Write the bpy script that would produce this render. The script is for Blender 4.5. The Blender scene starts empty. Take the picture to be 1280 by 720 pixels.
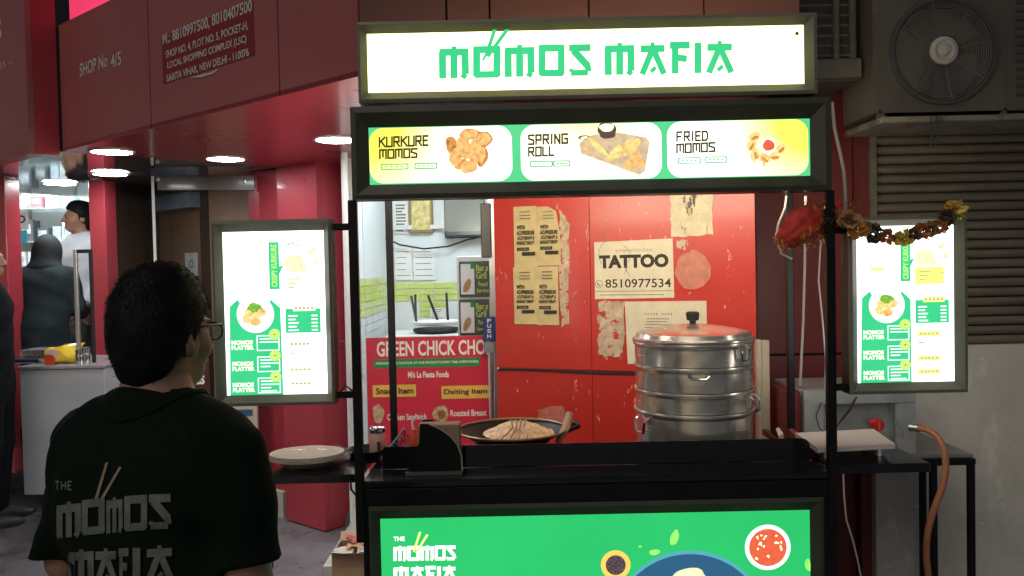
import bpy, math, random
import numpy as np
from mathutils import Vector
random.seed(7); RNG = np.random.default_rng(7)
S = bpy.context.scene
COL = S.collection

# ---------------------------------------------------------------- camera
F_PX = 1000.0; PITCH = math.radians(1.45); ROLL = math.radians(1.2); CAM = np.array([0, 0, 1.6])
_fw = np.array([0, math.cos(PITCH), -math.sin(PITCH)])
_u0 = np.array([0, math.sin(PITCH), math.cos(PITCH)])
_X = np.array([1.0, 0, 0])
_up = math.cos(ROLL) * _u0 + math.sin(ROLL) * _X
_rt = math.cos(ROLL) * _X - math.sin(ROLL) * _u0
cd = bpy.data.cameras.new('camera'); cam = bpy.data.objects.new('camera', cd); COL.objects.link(cam)
cd.sensor_fit = 'HORIZONTAL'; cd.sensor_width = 36.0; cd.lens = 36.0 * F_PX / 1280.0
cd.clip_start = 0.05; cd.clip_end = 600
from mathutils import Matrix
cam.matrix_world = Matrix(((_rt[0], _up[0], -_fw[0], CAM[0]), (_rt[1], _up[1], -_fw[1], CAM[1]),
                           (_rt[2], _up[2], -_fw[2], CAM[2]), (0, 0, 0, 1)))
S.camera = cam
# ---------------------------------------------------------------- night sky, faint street glow, exposure
W = bpy.data.worlds.new('World'); S.world = W; W.use_nodes = True
wn = W.node_tree.nodes; wl = W.node_tree.links
sky = wn.new('ShaderNodeTexSky'); sky.sky_type = 'NISHITA'; sky.sun_disc = False
sky.sun_elevation = math.radians(24); sky.sun_rotation = math.radians(200)
wn['Background'].inputs['Strength'].default_value = 0.02
wl.new(sky.outputs[0], wn['Background'].inputs[0])
sd = bpy.data.lights.new('street_glow', 'SUN'); sun = bpy.data.objects.new('street_glow', sd); COL.objects.link(sun)
sd.energy = 0.45; sd.angle = math.radians(32); sd.color = (1.0, 0.9, 0.78)
sun.location = (-3, -6, 9); sun.rotation_euler = Vector((0.28, 0.62, -0.73)).to_track_quat('-Z', 'Y').to_euler()
S.view_settings.view_transform = 'Standard'; S.view_settings.look = 'None'
S.view_settings.exposure = 0.3; S.view_settings.gamma = 1.0
S.cycles.use_denoising = True
S.cycles.max_bounces = 8; S.cycles.diffuse_bounces = 4; S.cycles.glossy_bounces = 4
S.cycles.transmission_bounces = 6; S.cycles.transparent_max_bounces = 12
S.cycles.sample_clamp_indirect = 4.0

# ---------------------------------------------------------------- photo geometry
def ray(px, py):
    return _fw + _rt * (px - 640) / F_PX - _up * (py - 360) / F_PX
def AT(px, py, Y):                      # point on the frontal plane y = Y
    d = ray(px, py); return CAM + d * (Y / d[1])
def GZ(px, py, z):                      # point on the level plane z
    d = ray(px, py); return CAM + d * ((z - CAM[2]) / d[2])
class Plane:
    """a flat face: o origin, ex along it to the viewer's right, ez up, en towards the viewer"""
    def __init__(s, o, ex=(1, 0, 0), ez=(0, 0, 1)):
        s.o = np.array(o, float); s.ex = np.array(ex, float); s.ez = np.array(ez, float)
        s.ex /= np.linalg.norm(s.ex); s.ez /= np.linalg.norm(s.ez); s.en = np.cross(s.ex, s.ez)
    def p(s, u, v, w=0.0): return s.o + u * s.ex + v * s.ez + w * s.en
    def uv(s, px, py):
        d = ray(px, py); t = ((s.o - CAM) @ s.en) / (d @ s.en); q = CAM + d * t - s.o
        return q @ s.ex, q @ s.ez
    def dist(s, px, py):
        d = ray(px, py); return ((s.o - CAM) @ s.en) / (d @ s.en)

# ---------------------------------------------------------------- materials
MATS = {}
def _nt(name):
    m = bpy.data.materials.new(name); m.use_nodes = True
    return m, m.node_tree.nodes, m.node_tree.links
def mat(name, col, rough=0.5, metal=0.0, var=0.18, scale=6.0, bump=0.0, bscale=80.0, coat=0.0, spec=0.5,
        stretch=(1, 1, 1), rvar=0.12, alpha=None, trans=0.0, sheen=0.0, sss=0.0, spots=None, twosided=None):
    if name in MATS: return MATS[name]
    m, n, l = _nt(name); b = n['Principled BSDF']
    tc = n.new('ShaderNodeTexCoord'); mp = n.new('ShaderNodeMapping'); mp.inputs['Scale'].default_value = stretch
    l.new(tc.outputs['Object'], mp.inputs[0])
    nz = n.new('ShaderNodeTexNoise'); nz.inputs['Scale'].default_value = scale; nz.inputs['Detail'].default_value = 6
    nz.inputs['Roughness'].default_value = 0.65
    l.new(mp.outputs[0], nz.inputs['Vector'])
    mx = n.new('ShaderNodeMix'); mx.data_type = 'RGBA'
    c = np.array(col, float)
    mx.inputs['A'].default_value = (*np.clip(c * (1 - var), 0, 1), 1)
    mx.inputs['B'].default_value = (*np.clip(c * (1 + var), 0, 1), 1)
    mr = n.new('ShaderNodeMapRange'); mr.inputs['From Min'].default_value = 0.3; mr.inputs['From Max'].default_value = 0.7
    l.new(nz.outputs[0], mr.inputs[0]); l.new(mr.outputs[0], mx.inputs['Factor'])
    out = mx.outputs['Result']
    if spots:                                     # (colour, scale, low, high, stretch): chips, stains, scuffs
        for (sc, ss, lo, hi, st) in spots:
            mp2 = n.new('ShaderNodeMapping'); mp2.inputs['Scale'].default_value = st
            mp2.inputs['Location'].default_value = (ss * 0.37, ss * 0.11, ss * 0.71)
            l.new(tc.outputs['Object'], mp2.inputs[0])
            n2 = n.new('ShaderNodeTexNoise'); n2.inputs['Scale'].default_value = ss; n2.inputs['Detail'].default_value = 8
            n2.inputs['Roughness'].default_value = 0.7
            l.new(mp2.outputs[0], n2.inputs['Vector'])
            r2 = n.new('ShaderNodeMapRange'); r2.inputs['From Min'].default_value = lo; r2.inputs['From Max'].default_value = hi
            l.new(n2.outputs[0], r2.inputs[0])
            m2 = n.new('ShaderNodeMix'); m2.data_type = 'RGBA'
            l.new(r2.outputs[0], m2.inputs['Factor']); l.new(out, m2.inputs['A'])
            m2.inputs['B'].default_value = (*sc, 1); out = m2.outputs['Result']
    l.new(out, b.inputs['Base Color'])
    rr = n.new('ShaderNodeMapRange'); rr.inputs['To Min'].default_value = max(0.02, rough - rvar); rr.inputs['To Max'].default_value = min(1, rough + rvar)
    l.new(nz.outputs[0], rr.inputs[0]); l.new(rr.outputs[0], b.inputs['Roughness'])
    b.inputs['Metallic'].default_value = metal; b.inputs['Specular IOR Level'].default_value = spec
    b.inputs['Coat Weight'].default_value = coat; b.inputs['Coat Roughness'].default_value = 0.08
    if trans: b.inputs['Transmission Weight'].default_value = trans
    if sheen: b.inputs['Sheen Weight'].default_value = sheen
    if sss:
        b.inputs['Subsurface Weight'].default_value = sss; b.inputs['Subsurface Scale'].default_value = 0.01
    if alpha is not None: b.inputs['Alpha'].default_value = alpha
    if bump:
        nb = n.new('ShaderNodeTexNoise'); nb.inputs['Scale'].default_value = bscale; nb.inputs['Detail'].default_value = 4
        l.new(mp.outputs[0], nb.inputs['Vector'])
        bp = n.new('ShaderNodeBump'); bp.inputs['Strength'].default_value = bump; bp.inputs['Distance'].default_value = 0.004
        l.new(nb.outputs[0], bp.inputs['Height']); l.new(bp.outputs[0], b.inputs['Normal'])
    MATS[name] = m; return m
def em(name, col, st=1.0, var=0.0, scale=60.0):
    """a surface that gives off light: backlit film, lamp, screen"""
    if name in MATS: return MATS[name]
    m, n, l = _nt(name); n.remove(n['Principled BSDF'])
    e = n.new('ShaderNodeEmission'); e.inputs[0].default_value = (*col, 1); e.inputs[1].default_value = st
    if var:
        tc = n.new('ShaderNodeTexCoord'); nz = n.new('ShaderNodeTexNoise'); nz.inputs['Scale'].default_value = scale
        nz.inputs['Detail'].default_value = 5
        l.new(tc.outputs['Object'], nz.inputs['Vector'])
        mx = n.new('ShaderNodeMix'); mx.data_type = 'RGBA'; c = np.array(col, float)
        mx.inputs['A'].default_value = (*(c * (1 - var)), 1); mx.inputs['B'].default_value = (*(c * (1 + var)), 1)
        mr = n.new('ShaderNodeMapRange'); mr.inputs['From Min'].default_value = .3; mr.inputs['From Max'].default_value = .7
        l.new(nz.outputs[0], mr.inputs[0]); l.new(mr.outputs[0], mx.inputs['Factor']); l.new(mx.outputs['Result'], e.inputs[0])
    l.new(e.outputs[0], n['Material Output'].inputs[0]); MATS[name] = m; return m
def glass(name, tint=(1, 1, 1), refl=0.08):
    if name in MATS: return MATS[name]
    m, n, l = _nt(name); n.remove(n['Principled BSDF'])
    t = n.new('ShaderNodeBsdfTransparent'); t.inputs[0].default_value = (*tint, 1)
    g = n.new('ShaderNodeBsdfGlossy'); g.inputs['Roughness'].default_value = 0.03
    f = n.new('ShaderNodeFresnel'); f.inputs[0].default_value = 1.18
    mx = n.new('ShaderNodeMixShader'); l.new(f.outputs[0], mx.inputs[0]); l.new(t.outputs[0], mx.inputs[1]); l.new(g.outputs[0], mx.inputs[2])
    l.new(mx.outputs[0], n['Material Output'].inputs[0]); MATS[name] = m; return m

# ---------------------------------------------------------------- objects
WL = {}                                            # world position of every object origin
def tag(o, label=None, cat=None, group=None, kind=None):
    if label: o['label'] = label
    if cat: o['category'] = cat
    if group: o['group'] = group
    if kind: o['kind'] = kind
    return o
def thing(name, label, cat, loc, group=None):
    o = bpy.data.objects.new(name, None); COL.objects.link(o); o.location = [float(c) for c in loc]; o.empty_display_size = .1
    WL[o] = np.array(loc, float); return tag(o, label, cat, group)
SPLIT = {'lettering', 'small_print', 'yellow_print', 'button_print', 'yellow_band', 'food_print', 'line_print', 'grey_print', 'price_disc', 'price_mark', 'leaf_print', 'seed_print',
         'dumpling_print', 'print_lines', 'outline_print', 'sleeve_hem', 'strainer_wire', 'green_print', 'dangling_wire', 'pivot_bolt'}
class MB:
    def __init__(s): s.v = []; s.f = []; s.smooth = []; s.calls = []; s.keep = False; s.soft = False
    def add(s, verts, faces, smooth=False):
        b = len(s.v); s.calls.append((b, len(s.f))); s.v += [tuple(map(float, p)) for p in verts]
        for f in faces: s.f.append(tuple(b + i for i in f)); s.smooth.append(smooth)
        return s
    def box(s, lo, hi, pl=None):
        P = [(x, y, z) for z in (lo[2], hi[2]) for y in (lo[1], hi[1]) for x in (lo[0], hi[0])]
        if pl is not None: P = [pl.p(*q) for q in P]
        fs = [(0, 2, 3, 1), (4, 5, 7, 6), (0, 1, 5, 4), (2, 6, 7, 3), (0, 4, 6, 2), (1, 3, 7, 5)]
        if pl is not None: fs = [tuple(reversed(f)) for f in fs] if False else fs
        return s.add(P, fs)
    def ubox(s, pl, u0, u1, v0, v1, w0, w1):        # box on a plane
        return s.box((u0, v0, w0), (u1, v1, w1), pl)
    def bev(s, lo, hi, b=0.004):                    # box with chamfered edges
        lo = np.array(lo, float); hi = np.array(hi, float); b = min(b, *(0.45 * (hi - lo)))
        c = (lo + hi) / 2; h = (hi - lo) / 2; vs = []; idx = {}
        for sx in (-1, 1):
            for sy in (-1, 1):
                for sz in (-1, 1):
                    for a in range(3):
                        q = np.array([sx, sy, sz]) * (h - b); q[a] += (sx, sy, sz)[a] * b
                        idx[(sx, sy, sz, a)] = len(vs); vs.append(c + q)
        fs = []
        for a in range(3):
            o = [i for i in range(3) if i != a]
            for sg in (-1, 1):
                r = []
                for k in ((-1, -1), (1, -1), (1, 1), (-1, 1)):
                    t = [0, 0, 0]; t[a] = sg; t[o[0]] = k[0]; t[o[1]] = k[1]; r.append(idx[(*t, a)])
                fs.append(r)
        for a in range(3):                          # edges run along axis a
            o = [i for i in range(3) if i != a]
            for k0 in (-1, 1):
                for k1 in (-1, 1):
                    t0 = [0, 0, 0]; t0[a] = -1; t0[o[0]] = k0; t0[o[1]] = k1; t1 = list(t0); t1[a] = 1
                    fs.append((idx[(*t0, o[0])], idx[(*t1, o[0])], idx[(*t1, o[1])], idx[(*t0, o[1])]))
        for sx in (-1, 1):
            for sy in (-1, 1):
                for sz in (-1, 1): fs.append(tuple(idx[(sx, sy, sz, a)] for a in range(3)))
        return s.add(vs, fs)
    def tube(s, path, r, n=8, cap=True):
        path = [np.array(p, float) for p in path]; R = r if hasattr(r, '__len__') else [r] * len(path)
        rings = []; prev = None
        for i, p in enumerate(path):
            t = path[min(i + 1, len(path) - 1)] - path[max(i - 1, 0)]; t /= (np.linalg.norm(t) + 1e-9)
            a = prev if prev is not None else (np.array([0, 0, 1.0]) if abs(t[2]) < .9 else np.array([1.0, 0, 0]))
            a = a - t * (a @ t); a /= (np.linalg.norm(a) + 1e-9); prev = a; b = np.cross(t, a)
            rings.append([p + R[i] * (math.cos(k * 2 * math.pi / n) * a + math.sin(k * 2 * math.pi / n) * b) for k in range(n)])
        vs = [q for rg in rings for q in rg]; fs = []
        for i in range(len(path) - 1):
            for k in range(n): fs.append((i * n + k, i * n + (k + 1) % n, (i + 1) * n + (k + 1) % n, (i + 1) * n + k))
        if cap: fs.append(tuple(range(n - 1, -1, -1))); fs.append(tuple((len(path) - 1) * n + k for k in range(n)))
        return s.add(vs, fs, n > 5)
    def lathe(s, prof, c, n=40, sx=1.0, sy=1.0, axis='z'):
        vs = []; m = len(prof)
        for (r, z) in prof:
            for k in range(n):
                a = 2 * math.pi * k / n
                q = (r * math.cos(a) * sx, r * math.sin(a) * sy, z)
                if axis == 'y': q = (q[0], z, q[1])
                elif axis == 'x': q = (z, q[0], q[1])
                vs.append(np.array(c) + q)
        fs = [(i * n + k, i * n + (k + 1) % n, (i + 1) * n + (k + 1) % n, (i + 1) * n + k) for i in range(m - 1) for k in range(n)]
        return s.add(vs, fs, True)
    def prism(s, pts, w0, w1, pl):                  # polygon (u, v) pulled out of a plane between w0 and w1
        n = len(pts); vs = [pl.p(u, v, w1) for u, v in pts] + [pl.p(u, v, w0) for u, v in pts]
        fs = [tuple(range(n)), tuple(range(2 * n - 1, n - 1, -1))] + [(i, n + i, n + (i + 1) % n, (i + 1) % n) for i in range(n)]
        return s.add(vs, fs)
    def flat(s, pts, w, pl): return s.add([pl.p(u, v, w) for u, v in pts], [tuple(range(len(pts)))])
    def build(s, name, m, parent=None, label=None, cat=None, group=None, kind=None, loc=None):
        if name in SPLIT and not s.keep and len(s.calls) > 1 and parent is not None:      # one object for each printed piece
            for i, (v0, f0) in enumerate(s.calls):
                v1, f1 = s.calls[i + 1] if i + 1 < len(s.calls) else (len(s.v), len(s.f))
                q = MB(); q.v = s.v[v0:v1]; q.f = [tuple(k - v0 for k in f) for f in s.f[f0:f1]]; q.smooth = s.smooth[f0:f1]; o = q.build(name, m, parent)
            return o
        me = bpy.data.meshes.new(name); V = np.array(s.v, float)
        if parent is not None: L = WL[parent]
        else: L = np.array(loc, float) if loc is not None else np.array([(V[:, 0].min() + V[:, 0].max()) / 2, (V[:, 1].min() + V[:, 1].max()) / 2, V[:, 2].min()])
        me.from_pydata((V - L).tolist(), [], s.f)
        if any(s.smooth):
            me.polygons.foreach_set('use_smooth', s.smooth)
            try:
                if not s.soft: me.set_sharp_from_angle(angle=math.radians(42))
            except Exception: pass
        if m is not None: me.materials.append(m)
        o = bpy.data.objects.new(name, me); COL.objects.link(o); WL[o] = L
        if parent is not None: o.parent = parent
        else: o.location = L.tolist()
        return tag(o, label, cat, group, kind)

def clip_poly(poly, n, d):                          # keep the side n.p <= d
    out = []
    for i, a in enumerate(poly):
        b = poly[(i + 1) % len(poly)]; da = a[0] * n[0] + a[1] * n[1] - d; db = b[0] * n[0] + b[1] * n[1] - d
        if da <= 0: out.append(a)
        if (da < 0) != (db < 0) and abs(da - db) > 1e-12:
            t = da / (da - db); out.append((a[0] + t * (b[0] - a[0]), a[1] + t * (b[1] - a[1])))
    return out

# ---------------------------------------------------------------- print: lettering and flat marks on a plane
def text_geo(s, bold=0.0, space=1.0):
    c = bpy.data.curves.new('t', 'FONT'); c.body = s; c.offset = bold; c.resolution_u = 3; c.space_character = space
    o = bpy.data.objects.new('t', c); me = o.to_mesh()
    V = np.zeros(len(me.vertices) * 3); me.vertices.foreach_get('co', V); V = V.reshape(-1, 3)[:, :2].copy()
    f = [tuple(p.vertices) for p in me.polygons]; o.to_mesh_clear()
    bpy.data.objects.remove(o); bpy.data.curves.remove(c)
    return V, f
def text_uv(mb, pl, s, u0, u1, v0, v1, w, bold=0.02, rot=False):
    V, f = text_geo(s, bold)
    lo = V.min(0); hi = V.max(0); V = (V - lo) / (hi - lo)
    if rot: V = np.stack([1 - V[:, 1], V[:, 0]], 1)
    mb.add([pl.p(u0 + a * (u1 - u0), v0 + b * (v1 - v0), w) for a, b in V], f)
def text_px(mb, pl, s, xl, yl, xr, yr, h, w=0.002, bold=0.02):
    a = pl.uv(xl, yl); b = pl.uv(xr, yr); hh = h * pl.dist((xl + xr) / 2, (yl + yr) / 2) / F_PX / 2; v = (a[1] + b[1]) / 2
    text_uv(mb, pl, s, a[0], b[0], v - hh, v + hh, w, bold)
def box_px(pl, x0, y0, x1, y1):
    xm, ym = (x0 + x1) / 2, (y0 + y1) / 2
    return pl.uv(x0, ym)[0], pl.uv(x1, ym)[0], pl.uv(xm, y1)[1], pl.uv(xm, y0)[1]
def rect_px(mb, pl, x0, y0, x1, y1, w):
    u0, u1, v0, v1 = box_px(pl, x0, y0, x1, y1); mb.flat([(u0, v0), (u1, v0), (u1, v1), (u0, v1)], w, pl)
def rrect(u0, u1, v0, v1, r, n=6):
    pts = []
    for cx, cy, a0 in ((u1 - r, v0 + r, -90), (u1 - r, v1 - r, 0), (u0 + r, v1 - r, 90), (u0 + r, v0 + r, 180)):
        for k in range(n + 1):
            a = math.radians(a0 + 90 * k / n); pts.append((cx + r * math.cos(a), cy + r * math.sin(a)))
    return pts
def disc(cu, cv, ru, rv=None, n=28, wob=0.0, rot=0.0):
    rv = ru if rv is None else rv; ph = random.random() * 9
    out = []
    for k in range(n):
        a = 2 * math.pi * k / n; g = 1 + wob * (math.sin(3 * a + ph) * .5 + math.sin(5 * a + 2 * ph) * .3 + (random.random() - .5) * .5)
        x, y = ru * g * math.cos(a), rv * g * math.sin(a)
        out.append((cu + x * math.cos(rot) - y * math.sin(rot), cv + x * math.sin(rot) + y * math.cos(rot)))
    return out
def disc_px(mb, pl, cx, cy, rx, ry=None, w=0.002, wob=0.0, rot=0.0, n=28):
    cu, cv = pl.uv(cx, cy); k = pl.dist(cx, cy) / F_PX
    mb.flat(disc(cu, cv, rx * k, (ry or rx) * k, n, wob, rot), w, pl)
def poly_px(mb, pl, pts, w): mb.flat([pl.uv(*p) for p in pts], w, pl)
def ring_geo(mb, pl, pts_out, pts_in, w):
    n = len(pts_out); mb.add([pl.p(u, v, w) for u, v in pts_out] + [pl.p(u, v, w) for u, v in pts_in],
                             [(i, (i + 1) % n, n + (i + 1) % n, n + i) for i in range(n)])
# brush-cut display letters (strokes: x0, y0, x1, y1, thickness in letter heights)
BRUSH = {
 'M': (.92, [(.0, .82, .92, .82, .2), (.38, .95, .54, .95, .1), (.10, .84, .11, .0, .2), (.46, .84, .46, .0, .2), (.80, .84, .82, .12, .2), (.82, .14, .72, .0, .16)]),
 'O': (.87, [(.02, .88, .85, .88, .2), (.12, .96, .12, .04, .2), (.75, .96, .75, .04, .2), (.06, .1, .82, .1, .19)]),
 'S': (.72, [(.0, .87, .70, .87, .2), (.14, .80, .62, .28, .21), (.60, .32, .64, .12, .18), (.06, .09, .62, .09, .17), (.0, .17, .14, .17, .09)]),
 'A': (.85, [(.04, .80, .82, .80, .2), (.36, .93, .50, .93, .13), (.45, .84, .09, .0, .18), (.42, .84, .80, .0, .18), (.37, .07, .53, .22, .12)]),
 'F': (.70, [(.0, .89, .68, .89, .2), (.18, .84, .18, .0, .2), (.22, .50, .58, .46, .19)]),
 'I': (.24, [(.12, .96, .12, .0, .22)]),
}
def seg_quad(x0, y0, x1, y1, t):
    dx, dy = x1 - x0, y1 - y0; L = math.hypot(dx, dy); nx, ny = -dy / L * t / 2, dx / L * t / 2
    return [(x0 - nx, y0 - ny), (x1 - nx, y1 - ny), (x1 + nx, y1 + ny), (x0 + nx, y0 + ny)]
def brush_word(word, boxes):
    """quads of a word in photo pixels; boxes: per letter (x0, x1, ytop at x0, ytop at x1, height)"""
    out = []
    for ch, (x0, x1, ya, yb, h) in zip(word, boxes):
        w, ss = BRUSH[ch]
        for q in ss:
            out.append([(x0 + a / w * (x1 - x0), ya + (yb - ya) * a / w + (1 - b) * h) for a, b in seg_quad(q[0], q[1], q[2], q[3], q[4] * 1.16)])
    return out
# plain angular stroke letters on a 0..1 grid, for the menu cards
ANG = {'K': [(0, 0, 0, 1), (.7, 1, .05, .5), (.25, .55, .75, 0)], 'U': [(0, 1, 0, 0), (0, 0, .7, 0), (.7, 0, .7, 1)],
 'R': [(0, 0, 0, 1), (0, 1, .65, 1), (.65, 1, .65, .5), (.65, .5, 0, .5), (.3, .5, .7, 0)], 'E': [(0, 0, 0, 1), (0, 1, .6, 1), (0, .52, .5, .52), (0, 0, .6, 0)],
 'M': [(0, 0, 0, 1), (0, 1, .8, 1), (.4, 1, .4, .2), (.8, 1, .8, 0)], 'O': [(0, 0, 0, 1), (0, 1, .7, 1), (.7, 1, .7, 0), (.7, 0, 0, 0)],
 'S': [(.7, 1, 0, 1), (0, 1, 0, .62), (0, .62, .65, .42), (.65, .42, .65, 0), (.65, 0, 0, 0)], 'P': [(0, 0, 0, 1), (0, 1, .65, 1), (.65, 1, .65, .45), (.65, .45, 0, .45)],
 'I': [(.15, 0, .15, 1)], 'N': [(0, 0, 0, 1), (0, 1, .65, 0), (.65, 0, .65, 1)], 'G': [(.7, 1, 0, 1), (0, 1, 0, 0), (0, 0, .7, 0), (.7, 0, .7, .5), (.7, .5, .35, .5)],
 'L': [(0, 1, 0, 0), (0, 0, .6, 0)], 'F': [(0, 0, 0, 1), (0, 1, .65, 1), (0, .5, .5, .5)], 'D': [(0, 0, 0, 1), (0, 1, .5, 1), (.5, 1, .7, .75), (.7, .75, .7, .25), (.7, .25, .5, 0), (.5, 0, 0, 0)],
 'H': [(0, 0, 0, 1), (.65, 0, .65, 1), (0, .5, .65, .5)], 'T': [(0, 1, .7, 1), (.35, 1, .35, 0)]}
ANGW = {'I': .3, 'M': .8, 'L': .6, 'E': .6}
def ang_word(word, x0, yl, x1, yr, h, t=.17):
    tot = sum(ANGW.get(c, .7) for c in word) + .28 * (len(word) - 1); k = (x1 - x0) / tot; x = 0; out = []
    for c in word:
        for a, b, d, e in ANG[c]:
            L = math.hypot(d - a, e - b); ex, ey = (d - a) / L * t * .42, (e - b) / L * t * .42
            q = seg_quad(a - ex, b - ey, d + ex, e + ey, t)
            out.append([(x0 + (x + p) * k, yl + (yr - yl) * ((x + p) / tot) + (.5 - r) * h) for p, r in q])
        x += ANGW.get(c, .7) + .28
    return out
def quads_px(mb, pl, quads, w):
    mb.keep = True
    for i, q in enumerate(quads): poly_px(mb, pl, q, w + i * 0.00012)
# ================================================================ materials of the place
M = {}
M['acp'] = mat('red_cladding', (.40, .043, .060), .30, var=.05, scale=1.2, coat=.25)
M['acp_dim'] = mat('dim_light_cladding', (.36, .098, .090), .42, var=.07, scale=1.5, coat=.06)  # same red cladding, greyed in colour for dim light and surface sheen
M['joint'] = mat('black_joint', (.012, .01, .01), .8)
M['black'] = mat('black_painted_steel', (.006, .006, .0065), .45, var=.3, scale=14, bump=.03, bscale=120, spec=.25, spots=[((.03, .027, .024), 22, .66, .74, (1, 1, 1))])
M['laminate'] = mat('black_laminate', (.009, .009, .0095), .20, var=.3, scale=10, coat=.25, rvar=.10, spots=[((.07, .06, .05), 40, .66, .72, (1, 1, 1))])
M['bezel'] = mat('glow_tinted_bezel', (.17, .17, .125), .45, var=.15, scale=9)  # olive tone and brightness stand for bloom from the lit film
M['bezel_dark'] = mat('glow_tinted_dark_bezel', (.05, .055, .035), .4, var=.15, scale=9)  # dark frame with a trace of sign bloom put into its colour
M['grey_ceiling'] = mat('glossy_grey_ceiling', (.62, .62, .63), .07, metal=.88, var=.05, rvar=.03)
M['floor'] = mat('stone_paving', (.17, .165, .18), .30, var=.30, scale=2.5, bump=.08, bscale=30, rvar=.18, spots=[((.08, .075, .075), 3.5, .52, .75, (1, 1, 1)), ((.30, .29, .29), 25, .66, .75, (1, 1, 1))])
M['step'] = mat('cream_step_stone', (.52, .49, .42), .5, var=.15, scale=7, bump=.04, spots=[((.25, .22, .18), 5, .58, .8, (1, 1, 1))])
M['redwall'] = mat('worn_red_paint', (.50, .030, .022), .34, var=.10, scale=3, bump=.03, bscale=20, coat=.12,
    spots=[((.40, .07, .04), 2.5, .5, .8, (1, 1, .6)), ((.62, .36, .28), 30, .635, .66, (1, 1, .45)), ((.60, .30, .24), 9, .66, .70, (1, 1, .2)), ((.16, .02, .02), 40, .66, .69, (1, 1, .4))])
M['plaster'] = mat('grey_plaster', (.46, .45, .41), .75, var=.14, scale=3, bump=.12, bscale=30,
    spots=[((.34, .33, .30), 2.0, .5, .75, (1, 1, 1)), ((.60, .59, .55), 7, .58, .70, (1, 1, .45)), ((.64, .63, .60), 26, .64, .68, (.5, 1, 1.4))])
M['shutter'] = mat('dimmed_dirty_steel', (.145, .122, .095), .55, metal=.25, var=.3, scale=5, stretch=(.5, 1, 5), bump=.06, bscale=40,
    spots=[((.10, .08, .06), 4, .52, .7, (.5, 1, 3)), ((.40, .37, .33), 8, .66, .74, (.4, 1, 6))])  # base darkened for light falling off upward; spots are real dirt
M['ac'] = mat('dimmed_grimy_enamel', (.058, .050, .038), .55, var=.2, scale=5, bump=.04, spots=[((.10, .08, .06), 6, .55, .72, (1, 1, .6))])  # base colour darkened for the weak light high up; spots are stains
M['ac_dark'] = mat('ac_dark_plastic', (.035, .034, .032), .6)
M['white_wall'] = mat('white_wall_paint', (.72, .74, .74), .5, var=.05, scale=2)
M['white'] = mat('white_plastic', (.72, .71, .69), .4, var=.06)
M['lime'] = mat('lime_tile', (.55, .62, .16), .25, var=.1, scale=12, coat=.3)
M['steel'] = mat('brushed_steel', (.80, .75, .66), .24, metal=.86, var=.14, scale=30, stretch=(.15, .15, 6), rvar=.1, bump=.02, bscale=60)
M['chrome'] = mat('chrome', (.75, .76, .78), .12, metal=1.0, var=.05)
M['alu'] = mat('aluminium', (.55, .56, .58), .35, metal=.9, var=.08)
M['wood'] = mat('brown_veneer', (.20, .115, .075), .4, var=.25, scale=8, stretch=(1, 1, .12), coat=.1)
M['wood_dark'] = mat('dark_veneer', (.055, .035, .025), .35, var=.25, scale=8, stretch=(1, 1, .12), coat=.15)
M['cream'] = mat('cream_board', (.52, .44, .36), .6, var=.1)
M['paper'] = mat('aged_paper', (.66, .60, .46), .85, var=.10, scale=14, bump=.05, bscale=50)
M['paper_y'] = mat('yellowed_paper', (.58, .47, .24), .85, var=.16, scale=12, bump=.10, bscale=26)
M['paper_torn'] = mat('torn_paper_remains', (.52, .40, .30), .9, var=.35, scale=28, bump=.1, bscale=60, spots=[((.45, .05, .04), 20, .54, .58, (1, 1, 1))])
M['ink'] = mat('dark_ink', (.035, .028, .024), .8, var=.3, scale=30)
M['ink_soft'] = mat('faded_ink', (.22, .19, .15), .9, var=.3, scale=30)
M['text_white'] = mat('faded_white_lettering', (.55, .50, .47), .6, var=.2, scale=25)
M['label_red'] = mat('dark_red_label', (.24, .016, .02), .45, var=.1)
M['glass'] = glass('clear_glass', (.95, .97, .97))
M['poster_red'] = mat('poster_red', (.60, .025, .06), .4, var=.06)
M['poster_white'] = mat('poster_white', (.8, .78, .76), .5, var=.03)
M['poster_green'] = mat('poster_green', (.02, .25, .07), .5, var=.05)
M['poster_yellow'] = mat('poster_yellow', (.75, .50, .10), .5, var=.08)
M['blue'] = mat('blue_plastic', (.015, .05, .22), .4)
M['tan'] = mat('tan_cardboard', (.36, .23, .15), .85, var=.12, scale=10, bump=.04)
M['rubber'] = mat('black_rubber', (.015, .015, .015), .6)
LAMP = em('lamp_diffuser', (.93, .97, 1.0), 55.0)
ROOM2 = em('shop_lamp_cool', (.84, .94, 1.0), 10.5)
ROOM = em('ceiling_lamp_white', (.90, .97, 1.0), 14.0)

# ================================================================ ground and steps
mb = MB(); mb.add([(-200, -200, 0), (200, -200, 0), (200, 300, 0), (-200, 300, 0)], [(0, 1, 2, 3)])
mb.build('ground', M['floor'], kind='structure', loc=(0, 0, 0))

A0 = np.array([-2.404, 4.301]); C0 = np.array([-.507, 2.769])
d1 = (A0 - C0) / np.linalg.norm(A0 - C0); d2 = np.array([-d1[1] * -1, -d1[0] * 1]); d2 = np.array([d1[1], -d1[0]])
K = GZ(407, 666, 0)[:2]                              # near corner of the red column
def P3(q, z): return np.array([q[0], q[1], z])
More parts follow.
